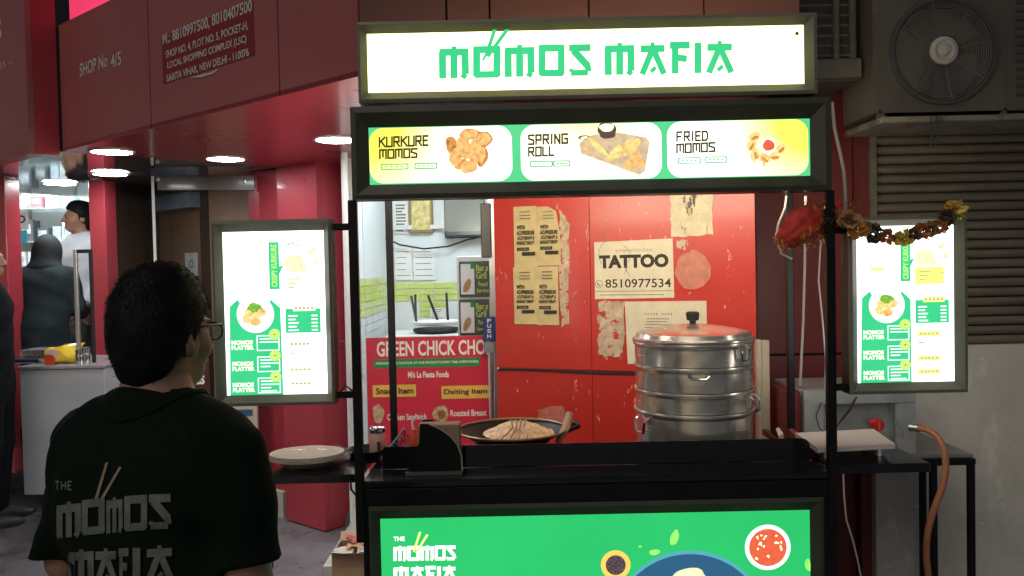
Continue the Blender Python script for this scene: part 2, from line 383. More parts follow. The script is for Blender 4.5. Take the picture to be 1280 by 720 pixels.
# two steps along the shop fronts
s0 = GZ(20, 700, 0)[:2]
def step_run(name, a, b, back, z0, z1):
    n = d2
    q = [a, b, b + n * back, a + n * back]
    m = MB(); vs = [P3(p, z0) for p in q] + [P3(p, z1) for p in q]
    m.add(vs, [(3, 2, 1, 0), (4, 5, 6, 7), (0, 1, 5, 4), (1, 2, 6, 5), (2, 3, 7, 6), (3, 0, 4, 7)])
    return m.build(name, M['step'], kind='structure')
eR = K + d1 * .46 + d2 * 0.02
tl = (s0 - eR) @ d1
step_run('step_lower', eR + d1 * 4.2, eR, 4.2, 0.0, .17)
step_run('step_upper', eR + d1 * 4.2 + d2 * .30, eR + d1 * .35 + d2 * .30, 3.8, .17, .30)

# ================================================================ shop canopy: fascia, soffit, lettering
ZS, ZT = 2.27, 2.935
can = thing('shop_canopy', 'dim red panelled shop canopy with faded white phone and address lettering', 'canopy', P3(C0, ZS))
PF = Plane(P3(C0, 0), np.append(-d1, 0))              # the long fascia face
def facade_u(px, py): return PF.uv(px, py)[0]
us = [PF.uv(75, 190)[0], PF.uv(188, 120)[0], PF.uv(350, 123)[0], 0.0]
for a, b in zip(us[:-1], us[1:]):
    m = MB(); m.ubox(PF, a + .004, b - .004, ZS + .004, ZT, -.03, 0); m.build('fascia_panel', M['acp_dim'], can)
m = MB(); m.ubox(PF, us[0] + .01, -.01, ZS + .02, ZT - .004, -.09, -.032); m.build('fascia_backing', M['joint'], can)
E0 = np.array([1.13, 3.10]); dR = (E0 - C0) / np.linalg.norm(E0 - C0); PF2 = Plane(P3(C0, 0), np.append(dR, 0))
LR = np.linalg.norm(E0 - C0); uu = [0.0, PF2.uv(558, 10)[0], PF2.uv(612, 10)[0], PF2.uv(736, 10)[0], PF2.uv(880, 10)[0], LR]
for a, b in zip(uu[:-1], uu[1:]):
    m = MB(); m.ubox(PF2, a + .004, b - .004, ZS + .004, ZT, -.03, 0); m.build('fascia_panel', mat('shaded_cladding', (.15, .060, .042), .42, var=.07, scale=1.5), can)  # same fascia cladding, darkened in colour where little light falls
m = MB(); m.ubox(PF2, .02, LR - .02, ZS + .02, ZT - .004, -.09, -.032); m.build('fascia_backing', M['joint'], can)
D0 = GZ(354, 208, ZS)[:2]
SOF = [tuple(A0), tuple(C0), tuple(E0), (1.15, 3.42), (-.07, 3.97), (-.55, 4.25), (-.85, 5.05), tuple(K + d2 * .25), tuple(D0)]
cuts = [(-9, PF.uv(188, 120)[0]), (PF.uv(188, 120)[0], PF.uv(350, 123)[0]), (PF.uv(350, 123)[0], 9)]
e = -d1
for a, b in cuts:
    poly = clip_poly(SOF, -e, -(C0 @ e + a + .004)); poly = clip_poly(poly, e, C0 @ e + b - .004)
    if len(poly) > 2:
        m = MB(); n = len(poly); m.add([P3(p, ZS) for p in poly] + [P3(p, ZS + .02) for p in poly],
              [tuple(range(n)), tuple(range(2 * n - 1, n - 1, -1))] + [(i, n + i, n + (i + 1) % n, (i + 1) % n) for i in range(n)])
        m.build('soffit_panel', M['acp'], can)
SOD = clip_poly(clip_poly(SOF, -d2, -(C0 @ d2) - .10), np.array([dR[1], -dR[0]]), np.array([dR[1], -dR[0]]) @ C0 - .10)
m = MB(); n = len(SOD); m.add([P3(p, ZS + .03) for p in SOD] + [P3(p, ZT - .02) for p in SOD],
    [tuple(range(n)), tuple(range(2 * n - 1, n - 1, -1))] + [(i, n + i, n + (i + 1) % n, (i + 1) % n) for i in range(n)])
m.build('roof_deck', M['joint'], can)
m = MB(); text_px(m, PF, 'SHOP No', 100, 86, 135, 77, 17, .002, .02); text_px(m, PF, '4/5', 139, 76.5, 152, 73, 17, .002, .02); m.build('lettering', M['text_white'], can)
u0 = PF.uv(203, 65)[0]; u1 = PF.uv(318, 40)[0]; v1 = PF.uv(318, 1)[1]; v0 = PF.uv(203, 106)[1]
m = MB(); m.flat([(u0, v0), (u1, v0), (u1, v1), (u0, v1)], .0015, PF); lab = m.build('address_label', M['label_red'], can)
for s, xl, yl, xr, yr, h in [('M.: 8810997500, 8010407500', 204, 47, 316, 12, 17), ('SHOP NO. 4, PLOT NO. 5, POCKET-H,', 208, 64, 311, 38, 11.5),
                             ('LOCAL SHOPPING COMPLEX (LSC)', 210, 79, 309, 54, 11.5), ('SARITA VIHAR, NEW DELHI - 110076', 209, 96, 312, 69, 11.5)]:
    m = MB(); text_px(m, PF, s, xl, yl, xr, yr, h, .003, .025); m.build('lettering', M['text_white'], lab)
m = MB(); m.flat([PF.uv(*q) for q in ((238, 97), (262, 91), (275, 86), (268, 92), (252, 97))], .0036, PF); m.build('peeled_strip', M['text_white'], lab)
# neighbouring box canopy at the far left
N0 = np.array([-2.478, 4.15]); nb = thing('neighbour_canopy', 'crimson box canopy with cropped white letter at the left edge', 'canopy', P3(N0, 2.24))
PN = Plane(P3(N0, 0), np.append(-d1, 0))
m = MB(); m.ubox(PN, -2.2, 0, 2.243, 4.2, -.03, 0); m.build('fascia_panel', M['acp_dim'], nb)
m = MB(); q = [N0 + d2 * .032, N0 + d2 * .148, N0 + d2 * .148 + d1 * .02, N0 + d2 * .032 + d1 * .02]
m.add([P3(p, 2.243) for p in q] + [P3(p, 4.2) for p in q], [(0, 1, 2, 3), (7, 6, 5, 4), (0, 1, 5, 4), (1, 2, 6, 5), (2, 3, 7, 6), (3, 0, 4, 7)])
m.build('side_panel', M['acp'], nb)
m = MB(); q = [N0 + d2 * .15, N0 + d2 * .6, N0 + d2 * .6 + d1 * .02, N0 + d2 * .15 + d1 * .02]
m.add([P3(p, 2.28) for p in q] + [P3(p, 2.93) for p in q], [(0, 1, 2, 3), (7, 6, 5, 4), (0, 1, 5, 4), (1, 2, 6, 5), (2, 3, 7, 6), (3, 0, 4, 7)])
m.build('leak_blocker', M['joint'], nb)  # added dark piece, blocks shop light leaking past the fascia end
m = MB(); q = [N0 + d2 * .032 + d1 * .03, N0 + d2 * .09 + d1 * .03, N0 + d2 * .09 + d1 * 2.2, N0 + d2 * .032 + d1 * 2.2]
m.add([P3(p, 2.247) for p in q], [(0, 1, 2, 3)]); m.build('underside', M['acp_dim'], nb)
m = MB(); text_px(m, PN, 'S', -9, 40, 3, 37, 26, .002, .03); m.build('lettering', M['text_white'], nb); m = MB(); text_px(m, PN, '.35 -,', -3, 82, 16, 79, 9, .002, .01); m.build('lettering', M['text_white'], nb)
# lit pink fascia sign above and behind the canopy
PU = Plane(P3(C0 + d2 * .32, 0), np.append(-d1, 0)); ua = PU.uv(86, 15)[0]
us_ = thing('upper_sign', 'glowing pink sign panel above the canopy edge', 'sign', PU.p(ua, 2.96, -.1))
m = MB(); m.ubox(PU, ua, ua + 1.5, 2.94, 3.9, -.10, -.008); m.build('sign_case', M['joint'], us_)
m = MB(); m.ubox(PU, ua + .01, ua + 1.49, 2.95, 3.89, -.006, 0); m.build('lit_face', em('pink_backlight', (.80, .045, .13), .95, .12, 3), us_)

q = [C0 + d2 * .75 - d1 * .5, C0 + d2 * .75 + d1 * 6]; m = MB(); m.add([P3(p, 2.94) for p in q] + [P3(p + d2 * .1, 2.94) for p in q[::-1]] + [P3(p, 6) for p in q] + [P3(p + d2 * .1, 6) for p in q[::-1]], [(0, 1, 5, 4), (2, 3, 7, 6), (4, 5, 6, 7), (0, 3, 2, 1)])
m.build('added_sky_mask', M['joint'], label='dark sheet added behind the pink sign to hide the sky', cat='wall')  # added dark backdrop, keeps the bluish sky out of the gap
# grey glossy porch ceiling
m = MB(); poly = [GZ(52, 189, ZS), GZ(354, 207, ZS), GZ(330, 226, ZS), GZ(200, 238, ZS), GZ(150, 251, ZS), GZ(112, 248, ZS), GZ(0, 240, ZS), GZ(-60, 232, ZS), GZ(-40, 205, ZS)]
poly = [p + np.array([0, 0, .006]) for p in poly]; n = len(poly)
m.add(poly + [p + np.array([0, 0, .05]) for p in poly], [tuple(range(n)), tuple(range(2 * n - 1, n - 1, -1))] + [(i, n + i, n + (i + 1) % n, (i + 1) % n) for i in range(n)])
m.build('porch_ceiling', M['grey_ceiling'], kind='structure')
# round ceiling lamps
for (px, py, lb) in [(138, 217, 'round white ceiling lamp on grey porch ceiling, beside the glass door'), (75, 229, 'round white ceiling lamp on grey ceiling above the hooded person'),
                     (282, 198, 'round white ceiling lamp on pink soffit, above the open glass door'), (420, 174, 'round white ceiling lamp beside the cart header, partly hidden'),
                     (140, 189, 'thin sliver of ceiling lamp at the soffit edge below SHOP lettering')]:
    c = GZ(px, py, ZS); t = thing('ceiling_lamp', lb, 'lamp', c, 'round ceiling lamps under the canopy'); r = .103
    m = MB(); m.lathe([(r + .012, 0), (r + .012, -.006), (r, -.008), (r - .004, -.004)], c, 36); m.build('rim', M['white'], t)
    m = MB(); m.lathe([(r - .004, -.006), (r * .6, -.007), (.0005, -.0075)], c, 36); m.build('diffuser', LAMP, t)

# red clad column left of the cart
col = thing('red_column', 'glossy crimson clad column beside the cart, standing on the floor', 'column', P3(K, 0))
def slab(a, b, th, z0, z1, nrm):                      # upright slab from a to b, thickness along nrm
    m = MB(); q = [a, b, b + nrm * th, a + nrm * th]
    return m.add([P3(p, z0) for p in q] + [P3(p, z1) for p in q], [(3, 2, 1, 0), (4, 5, 6, 7), (0, 1, 5, 4), (1, 2, 6, 5), (2, 3, 7, 6), (3, 0, 4, 7)])
for z0, z1 in ((.01, 1.16), (1.166, ZS)):
    slab(K + d1 * .40, K, .03, z0, z1, d2).build('cladding_panel', M['acp'], col)
    slab(K + d2 * .031, K + d2 * .20, .03, z0, z1, d1).build('cladding_panel', M['acp'], col)
slab(K + d1 * .80 + d2 * .05, K + d1 * .404 + d2 * .05, .03, .172, ZS, d2).build('recessed_panel', M['acp'], col)
slab(K + d1 * .78 + d2 * .09, K + d1 * .04 + d2 * .035, .10, .0, ZS - .01, d2).build('core', M['joint'], col)
# pipe and dark strip beside the column
pp = AT(436, 420, 4.55); m = MB(); m.tube([(pp[0], 4.55, 0), (pp[0], 4.55, ZS)], .020, 10)
m.build('drain_pipe', M['white'], label='white vertical pipe between the red column and the cart post', cat='pipe')
m = MB(); q = K + d2 * .24; m.box((q[0] - .02, q[1], 0), (q[0] + .07, q[1] + .03, ZS - .002)); m.build('door_jamb', M['wood_dark'], label='narrow dark jamb behind the red column', cat='jamb')

# ================================================================ red poster wall behind the cart
RW_R = np.array([AT(945, 400, 3.5)[0], 3.5]); RW_L = np.array([AT(620, 400, 3.96)[0], 3.96])
wr = (RW_R - RW_L); LW = np.linalg.norm(wr); wr /= LW; PW = Plane(P3(RW_L, 0), np.append(wr, 0))
rw = thing('red_wall', 'bright red painted wall with torn posters behind the steamer', 'wall', P3(RW_L, 0))
vs_ = PW.uv(700, 463)[1]; uj = PW.uv(738, 350)[0]
for (u0, u1, v0, v1) in [(0, uj - .0015, vs_ + .006, 2.9), (uj + .0015, LW, vs_ + .006, 2.9), (0, uj - .0015, .01, vs_ - .006), (uj + .0015, LW, .01, vs_ - .006)]:
    m = MB(); m.ubox(PW, u0, u1, v0, v1, -.02, 0); m.build('wall_panel', M['redwall'], rw)
m = MB(); m.ubox(PW, .004, LW - .004, .0, 2.9, -.16, -.022); m.build('wall_core', M['acp_dim'], rw)
m = MB(); pth = [PW.p(u, vs_ + .003 * math.sin(u * 9) - .004, .006) for u in np.linspace(0.01, LW - .02, 26)]; m.tube(pth, .0045, 6); m.build('cable', M['rubber'], rw)

# posters stuck on it
def paper(name, label, pts, m_, th=.0012, w=.002, cat='poster', curl=0.0):
    t = thing(name, label, cat, PW.p(np.mean([PW.uv(*p)[0] for p in pts]), min(PW.uv(*p)[1] for p in pts), 0))
    m = MB(); m.prism([PW.uv(*p) for p in pts], w, w + th, PW); m.build('sheet', m_, t); return t
tp = paper('tattoo_poster', 'cream poster reading TATTOO with a phone number', [(743, 303), (841, 298), (843, 372), (744, 374)], M['paper'])
m = MB(); text_px(m, PW, 'TATTOO', 749, 328, 836, 325, 17, .0036, .055); m.build('lettering', M['ink'], tp)
m = MB(); text_px(m, PW, '8510977534', 757, 355, 839, 353, 11, .0036, .012); m.build('lettering', M['ink'], tp)
m = MB(); text_px(m, PW, 'RHYTHM TATTOO STUDIO', 770, 314, 816, 312, 3.6, .0036, .0); rect_px(m, PW, 744, 363.4, 842, 364.2, .0036); rect_px(m, PW, 750, 368, 830, 369, .0037); m.build('small_print', M['ink_soft'], tp)
cu, cv = PW.uv(749, 355); m = MB(); k = .0035; ring_geo(m, PW, disc(cu, cv, .0185), disc(cu, cv, .0165), .0036)
for q in (seg_quad(-.006, .007, -.007, -.001, .004), seg_quad(-.007, -.001, .004, -.008, .004), seg_quad(.003, -.006, .008, -.004, .004)): m.flat([(cu + a, cv + b) for a, b in q], .0036, PW)
m.build('phone_mark', M['ink'], tp)
m = MB()
for (cx, cy, a0, a1, r) in [(768, 318, 120, 215, 20), (774, 320, -40, 70, 14)]:
    pu, pv = PW.uv(cx, cy); kk = 3.7 / 1000
    po = [(pu + r * kk * math.cos(math.radians(a)), pv + r * kk * math.sin(math.radians(a))) for a in np.linspace(a0, a1, 12)]
    for i in range(11): m.flat(seg_quad(*po[i], *po[i + 1], .0025), .0034 + i * .00005, PW)
for q in ((781, 333, 787, 345), (784, 335, 780, 343)):
    a = PW.uv(q[0], q[1]); b = PW.uv(q[2], q[3]); m.flat(seg_quad(*a, *b, .003), .0041, PW)
m.build('pen_scribble', M['ink_soft'], tp)
paper('white_notice', 'plain cream notice half hidden behind the steamer lid', [(781, 377), (883, 376), (885, 452), (785, 455)], M['paper'])
nt = [o for o in bpy.data.objects if o.name == 'white_notice'][0]
m = MB(); text_px(m, PW, '- - - - -   - - - -', 806, 393, 840, 392, 2.5, .0036, .0)
for i, (x0, x1) in enumerate(((808, 836), (808, 834), (806, 846), (806, 820), (824, 836))): rect_px(m, PW, x0, 398 + 3.6 * min(i, 3), x1, 399 + 3.6 * min(i, 3), .0037 + i * .0001)
m.build('small_print', M['ink_soft'], nt)
def jag(pts, amp, n=7):
    out = []
    for i, a in enumerate(pts):
        b = pts[(i + 1) % len(pts)]
        for k in range(n):
            t = k / n; out.append((a[0] + (b[0] - a[0]) * t + random.uniform(-amp, amp), a[1] + (b[1] - a[1]) * t + random.uniform(-amp, amp)))
    return out
mm = mat('painted_paper_remnant', (.62, .54, .38), .9, var=.2, scale=18, spots=[((.12, .10, .08), 26, .57, .6, (1, 1, .35)), ((.40, .28, .16), 14, .56, .62, (1, 1, .4))])
paper('torn_poster', 'torn cream poster scrap with dark blotches, high right of TATTOO poster', jag([(837, 240), (891, 240), (892, 292), (840, 297)], 1.3), mm)
paper('torn_poster', 'round pinkish glue patch right of the TATTOO poster', [(866 + 22 * math.cos(a) * random.uniform(.93, 1.06), 338 + 25 * math.sin(a) * random.uniform(.93, 1.06)) for a in np.linspace(0, 6.2, 30)], mat('glue_patch', (.52, .20, .15), .85, var=.25, scale=24), th=.0008)
paper('torn_poster', 'mottled torn paper patch below the TATTOO poster', jag([(747, 377), (781, 376), (779, 446), (748, 444)], 1.6), M['paper_torn'])
paper('torn_poster', 'small torn paper bit above the round glue patch', jag([(845, 300), (858, 300), (857, 312), (847, 311)], 1.0, 4), M['paper_torn'])
paper('torn_poster', 'faded paper smear low on the red wall near the wok handle', jag([(672, 512), (702, 506), (712, 530), (696, 536), (676, 530)], 2.0, 5), mat('smear', (.50, .16, .12), .9, var=.3, scale=20), th=.0006)
paper('torn_poster', 'long torn strip along the right edge of the yellow notices', jag([(700, 262), (712, 280), (712, 404), (703, 408), (698, 330)], 1.5, 6), M['paper_torn'], w=.0012, th=.0006)
for i, (x0, y0, x1, y1, lb) in enumerate([(643, 258, 672, 334, 'yellowed acupressure notice, upper left of four'), (672, 258, 701, 332, 'yellowed acupressure notice with curled corner, upper right of four'),
                                          (643, 334, 671, 405, 'yellowed acupressure notice, lower left of four'), (671, 333, 699, 406, 'yellowed acupressure notice, lower right of four')]):
    u0, u1, v0, v1 = box_px(PW, x0, y0, x1, y1); t = thing('yellow_notice', lb, 'notice', PW.p((u0 + u1) / 2, v0, 0), 'yellowed notices on the red wall')
    m = MB(); N = 7; vs2 = []; fs2 = []                # a slightly buckled sheet
    for j in range(N + 1):
        for k in range(N + 1):
            a, b = k / N, j / N; w = .004 + .003 * math.sin(a * 5 + i) * math.sin(b * 4 + 2 * i) + (.02 * max(0, a + b - 1.45) if i == 1 else 0) + .004 * abs(a - .5)
            du = -.03 * max(0, a + b - 1.5) if i == 1 else 0
            vs2.append(PW.p(u0 + (u1 - u0) * a + du, v0 + (v1 - v0) * b - (.05 * max(0, a + b - 1.5) if i == 1 else 0), w + .0008 * i))
    for j in range(N):
        for k in range(N): fs2.append((j * (N + 1) + k, j * (N + 1) + k + 1, (j + 1) * (N + 1) + k + 1, (j + 1) * (N + 1) + k))
    m.add(vs2, fs2, True); m.build('sheet', M['paper_y'], t)
    def at_(a, b): return u0 + (u1 - u0) * a, v0 + (v1 - v0) * b
    m = MB(); W_ = .012
    for s, a0, a1, b0, b1 in [('WITH', .14, .50, .62, .69), ('ACUPRESSURE', .14, .90, .53, .60), ('ACUTHERAPY &', .16, .9, .45, .51), ('MASSAGE THERAPY', .14, .9, .37, .43)]:
        p0 = at_(a0, b0); p1 = at_(a1, b1); text_uv(m, PW, s, p0[0], p1[0], p0[1], p1[1], W_, .04)
    p0 = at_(.14, .27); p1 = at_(.66, .325); m.flat([p0, (p1[0], p0[1]), p1, (p0[0], p1[1])], W_, PW)
    p0 = at_(.35, .19); p1 = at_(.92, .25); m.flat([p0, (p1[0], p0[1]), p1, (p0[0], p1[1])], W_ + .0003, PW)
    m.build('lettering', M['ink'], t)
    m = MB()
    for b in (.90, .84, .79): p0 = at_(.28, b); p1 = at_(.75, b + .018); m.flat([p0, (p1[0], p0[1]), p1, (p0[0], p1[1])], W_, PW)
    p0 = at_(.2, .288); p1 = at_(.6, .306); m.flat([p0, (p1[0], p0[1]), p1, (p0[0], p1[1])], W_ + .0008, PW)
    m.build('small_print', M['ink_soft'], t)

# ================================================================ maroon wall, plank, shutter, grey wall
xm0 = AT(925, 400, 3.78)[0]; xm1 = AT(1079, 300, 3.78)[0]; zj = AT(1000, 443, 3.78)[2]
MAR = mat('deep_maroon_paint', (.10, .014, .014), .4, var=.1, scale=3)
mw = thing('maroon_wall', 'dark maroon panelled wall between the red wall and the shutter', 'wall', (xm0, 3.78, 0))
for z0, z1 in ((.0, zj - .006), (zj + .006, 3.4)):
    m = MB(); m.box((xm0, 3.78, z0), (xm1 - .05, 3.81, z1)); m.build('wall_panel', MAR, mw)
m = MB(); m.box((xm1 - .046, 3.72, 0), (xm1, 3.81, 3.4)); m.build('corner_trim', MAR, mw)
m = MB(); m.box((xm0, 3.812, 0), (xm1, 3.9, 3.4)); m.build('wall_core', M['joint'], mw)
p0 = AT(946, 550, 3.44); p1 = AT(960, 424, 3.44)
m = MB(); m.bev((p0[0], 3.42, .0), (p0[0] + .022, 3.46, p1[2])); m.box((p0[0] + .0225, 3.425, 0.0), (p1[0], 3.455, p1[2] - .004))
m.build('plank', mat('pale_plank', (.42, .36, .28), .7, var=.15, stretch=(1, 1, .2), scale=20), label='pale upright plank behind the steamer, against the red wall end', cat='plank')
YS = 3.7; xs0 = xm1 + .003; xs1 = 3.4; zsl = 1.197
gw = MB(); gw.box((xs0, YS - .02, 0), (xs1 + 1.2, YS + .15, zsl)); gw.build('grey_wall', M['plaster'], label='scuffed grey plaster wall under the roller shutter', cat='wall')
sh = thing('roller_shutter', 'dirty closed roller shutter of horizontal slats behind the right menu', 'shutter', (xs0 + .5, YS, zsl))
pitch = .0445; zt = 2.26; N = int((zt - zsl) / pitch)
for i in range(N):
    z0 = zsl + .002 + i * pitch; m = MB(); k = random.uniform(-.002, .002)
    pr = [(0, .0), (-.010, .004), (-.015, .014), (-.016, .024), (-.012, .034), (-.004, pitch - .006), (0, pitch - .005)]
    vs2 = [(x, YS + .03 + y + k, z0 + z) for x in (xs0 + .03, xs1) for y, z in pr]; n = len(pr)
    m.add(vs2, [(j, j + 1, n + j + 1, n + j) for j in range(n - 1)], False); m.build('slat', M['shutter'], sh)
m = MB(); m.box((xs0, YS + .0, zsl + .001), (xs0 + .028, YS + .05, zt)); m.build('guide_rail', M['shutter'], sh)
m = MB(); m.box((xs0 + .03, YS + .036, zsl + .001), (xs1, YS + .05, zt)); m.build('shutter_backing', M['joint'], sh)
m = MB(); m.box((xs0, YS - .03, zt + .002), (xs1, YS + .15, 3.6)); m.build('lintel_wall', M['plaster'], label='dark wall above the roller shutter behind the air conditioner', cat='wall')
# ledge carrying the condenser
zl = AT(1178, 146, 3.35)[2]
m = MB(); m.bev((1.53, 3.30, zl - .028), (2.75, YS - .031, zl), .005); m.build('ledge', mat('stained_ledge', (.16, .14, .11), .8, var=.3, scale=6, spots=[((.06, .05, .04), 7, .5, .66, (1, 1, .5))]), label='stained ledge carrying the air conditioner condenser', cat='ledge')
m = MB()
for x in (1.72, 1.745, 2.32):
    m.tube([(x, 3.275, zl - .01), (x + .004, 3.272, zl - .08), (x - .003, 3.28, zl - .14 - .05 * (x > 2))], .003, 5)
m.build('dangling_wire', M['rubber'], label='dark wires dangling from the condenser ledge', cat='wire')
# condenser
c = AT(1178, 64, 3.3); R = .212; ac = thing('condenser_unit', 'grimy outdoor air conditioner condenser with large round fan grille', 'air conditioner', (c[0] + .12, 3.46, zl))
x0, x1, z0, z1 = c[0] - .285, c[0] + .56, zl + .012, zl + .56; PA = Plane((0, 3.3, 0))
m = MB(); sq = []; cir = []
for k in range(48):
    a = 2 * math.pi * (k + .5) / 48; ca, sa = math.cos(a), math.sin(a); h = .262; t = h / max(abs(ca), abs(sa))
    sq.append((c[0] + ca * t, c[2] + sa * t)); cir.append((c[0] + ca * R, c[2] + sa * R))
ring_geo(m, PA, sq, cir, 0); m.build('fan_surround', M['ac'], ac)
h = .262
m = MB(); m.box((x0, 3.3, z0), (c[0] - h - .001, 3.33, z1)); m.box((c[0] + h + .001, 3.3, z0), (x1, 3.33, z1))
m.box((c[0] - h, 3.3, z0), (c[0] + h, 3.33, c[2] - h - .001)); m.box((c[0] - h, 3.3, c[2] + h + .001), (c[0] + h, 3.33, z1)); m.box((x0, 3.43, z0), (x1, 3.60, z1)); m.box((x0, 3.332, z1 - .02), (x1, 3.428, z1)); m.box((x0, 3.332, z0), (x0 + .02, 3.428, z1 - .022))
m.build('cabinet', M['ac'], ac)
m = MB(); m.lathe([(R, 0), (R, .11), (.01, .115)], (c[0], 3.301, c[2]), 48, axis='y'); m.build('fan_recess', M['ac_dark'], ac)
m = MB(); m.lathe([(R + .008, .002), (R + .006, -.012), (R - .008, -.012), (R - .01, .004)], (c[0], 3.3, c[2]), 48, axis='y'); m.build('fan_rim', M['ac_dark'], ac)
m = MB()
for k in range(3):
    a0 = k * 2.094 + .4; vs2 = []; n = 9
    for j in range(n):
        a = a0 + j * 1.75 / (n - 1)
        for r in (.05, R - .015): vs2.append((c[0] + r * math.cos(a), 3.345 + .05 * j / (n - 1), c[2] + r * math.sin(a)))
    m.add(vs2, [(2 * j, 2 * j + 1, 2 * j + 3, 2 * j + 2) for j in range(n - 1)], True)
m.build('fan_blades', mat('fan_plastic', (.10, .095, .085), .6, var=.15), ac)
m = MB()
for k in range(15):
    r = .062 + k * (R - .066) / 15; pth = [(c[0] + r * math.cos(a), 3.297, c[2] + r * math.sin(a)) for a in np.linspace(0, 2 * math.pi, 37)]; m.tube(pth, .0022, 5, False)
for k in range(8):
    a = k * math.pi / 4 + .2; m.tube([(c[0] + .05 * math.cos(a), 3.300, c[2] + .05 * math.sin(a)), (c[0] + R * math.cos(a), 3.300, c[2] + R * math.sin(a))], .003, 5)
m.build('wire_grille', mat('grille_wire', (.10, .095, .085), .6), ac)
m = MB(); m.lathe([(.056, 0), (.056, -.012), (.04, -.016), (.036, -.010), (.022, -.010), (.018, -.018), (.001, -.02)], (c[0], 3.296, c[2]), 32, axis='y'); m.build('hub_cap', mat('hub_plastic', (.30, .28, .25), .6, var=.1), ac)
for k in range(14):
    m = MB(); z = z0 + .06 + k * .034; m.box((c[0] + .30, 3.294, z), (x1 - .03, 3.2995, z + .012)); m.build('louvre', M['ac_dark'], ac)
# second unit: barred grille beside the header
g0 = AT(1016, 72, 3.36); g1 = AT(1078, -30, 3.36); gu = thing('window_ac_unit', 'cream window air conditioner with barred grille right of the lit header', 'air conditioner', (g0[0] + .1, 3.5, g0[2] - .09))
m = MB(); m.bev((g0[0] - .12, 3.4, g0[2] - .09), (g1[0] - .005, 3.715, g1[2] + .25)); m.build('cabinet', M['ac_dark'], gu)
for x in (g0[0] - .12, AT(1042, 40, 3.37)[0], g1[0] - .05):
    m = MB(); m.bev((x, 3.365, g0[2] - .06), (x + .025, 3.398, g1[2] + .25)); m.build('frame_bar', M['ac'], gu)
for k in range(14):
    z = g0[2] + .012 + k * .042; m = MB(); m.tube([(g0[0] - .12, 3.385, z), (g1[0] - .03, 3.385, z)], .0055, 6); m.build('grille_bar', M['ac'], gu)
m = MB(); m.bev((g0[0] - .12, 3.36, g0[2] - .085), (g1[0] - .005, 3.399, g0[2] - .005)); m.build('bottom_rail', M['ac'], gu)
# ================================================================ chicken shop behind the glass door (left of the red wall)
YG, YB = 4.12, 5.95
cs = thing('chicken_shop', 'bright white tiled shop interior behind the glass door with red poster', 'shop', (-.4, 5.0, 0))
xl, xr = -.925, .75
m = MB(); m.box((xl - .06, YB, 0), (xr, YB + .08, 2.6)); m.build('back_wall', M['white_wall'], cs)
m = MB(); m.box((xl - .06, 4.75, 0), (xl, YB - .002, 2.6)); m.build('side_wall', M['white_wall'], cs)
m = MB(); m.box((xr - .06, 4.2, 0), (xr, YB - .002, 2.6)); m.build('side_wall', M['white_wall'], cs)
m = MB(); m.box((xl - .3, YG + .02, 2.62), (xr, YB + .08, 2.68)); m.build('ceiling', M['white_wall'], cs)
m = MB(); m.box((xl - .1, YG + .05, .0), (xr - .061, YB - .001, .05)); m.build('shop_floor', M['step'], cs)
m = MB(); m.bev((-.75, 4.6, 2.59), (.15, 5.3, 2.617)); m.build('ceiling_lamp', ROOM2, cs)
PB = Plane((0, YB, 0)); PL_ = Plane((xl, YB, 0), (0, 1, 0))
def tile_band(pl, u0, u1, v0, v1, nu, nv, skip=()):
    for j in range(nv):
        for i in range(nu):
            if (i, j) in skip: continue
            a = u0 + (u1 - u0) * (i + (.0)) / nu; b = u0 + (u1 - u0) * (i + 1) / nu; c_ = v0 + (v1 - v0) * j / nv; d = v0 + (v1 - v0) * (j + 1) / nv
            m = MB(); m.ubox(pl, a + .0025, b - .0025, c_ + .0025, d - .0025, .0015, .006); m.build('tile', M['lime'], cs)
b4 = box_px(PB, 493, 353, 574, 376); tile_band(PB, *b4, 5, 3)
b4 = box_px(PB, 524, 376.5, 558, 396); tile_band(PB, *b4, 2, 3)
zt0 = AT(468, 392, 5.4)[2]; zt1 = AT(468, 347, 5.4)[2]; tile_band(PL_, -1.15, -.01, zt0, zt1, 5, 5)
M['wtile'] = mat('white_tile', (.66, .68, .70), .3, var=.05, coat=.2)
for j in range(7):
    for i in range(5):
        m = MB(); m.ubox(PL_, -1.15 + i * .228 + .0025, -1.15 + (i + 1) * .228 - .0025, zt0 - (j + 1) * .052 + .0025, zt0 - j * .052 - .0025, .0015, .006); m.build('tile', M['wtile'], cs)
m = MB(); m.box((xl + .012, YB - .035, 1.0 + .9), (xr - .07, YB - .003, 1.93)); m.build('ledge', M['white'], cs)
# things in it
def frontal(px0, py0, px1, py1, Y):
    a = AT(px0, (py0 + py1) / 2, Y)[0]; b = AT(px1, (py0 + py1) / 2, Y)[0]; z1 = AT((px0 + px1) / 2, py0, Y)[2]; z0 = AT((px0 + px1) / 2, py1, Y)[2]
    return a, b, z0, z1
a, b, z0, z1 = frontal(511, 246, 541, 291, YB - .04); pf = thing('picture_frame', 'gold framed picture hung high on the white shop wall', 'picture', ((a + b) / 2, YB - .04, z0))
m = MB(); m.bev((a, YB - .034, z0), (b, YB - .004, z1)); m.build('frame', mat('gold_brown_frame', (.30, .20, .08), .4, metal=.4), pf)
m = MB(); m.box((a + .02, YB - .039, z0 + .022), (b - .02, YB - .0345, z1 - .02)); m.build('picture', mat('gold_print', (.62, .50, .20), .5, var=.5, scale=25), pf)
a, b, z0, z1 = frontal(555, 240, 606, 297, YB - .10); tv = thing('wall_monitor', 'dark grey monitor on the white shop wall', 'monitor', ((a + b) / 2, YB - .08, z0))
m = MB(); m.bev((a, YB - .09, z0), (b, YB - .004, z1), .008); m.build('case', M['ac_dark'], tv)
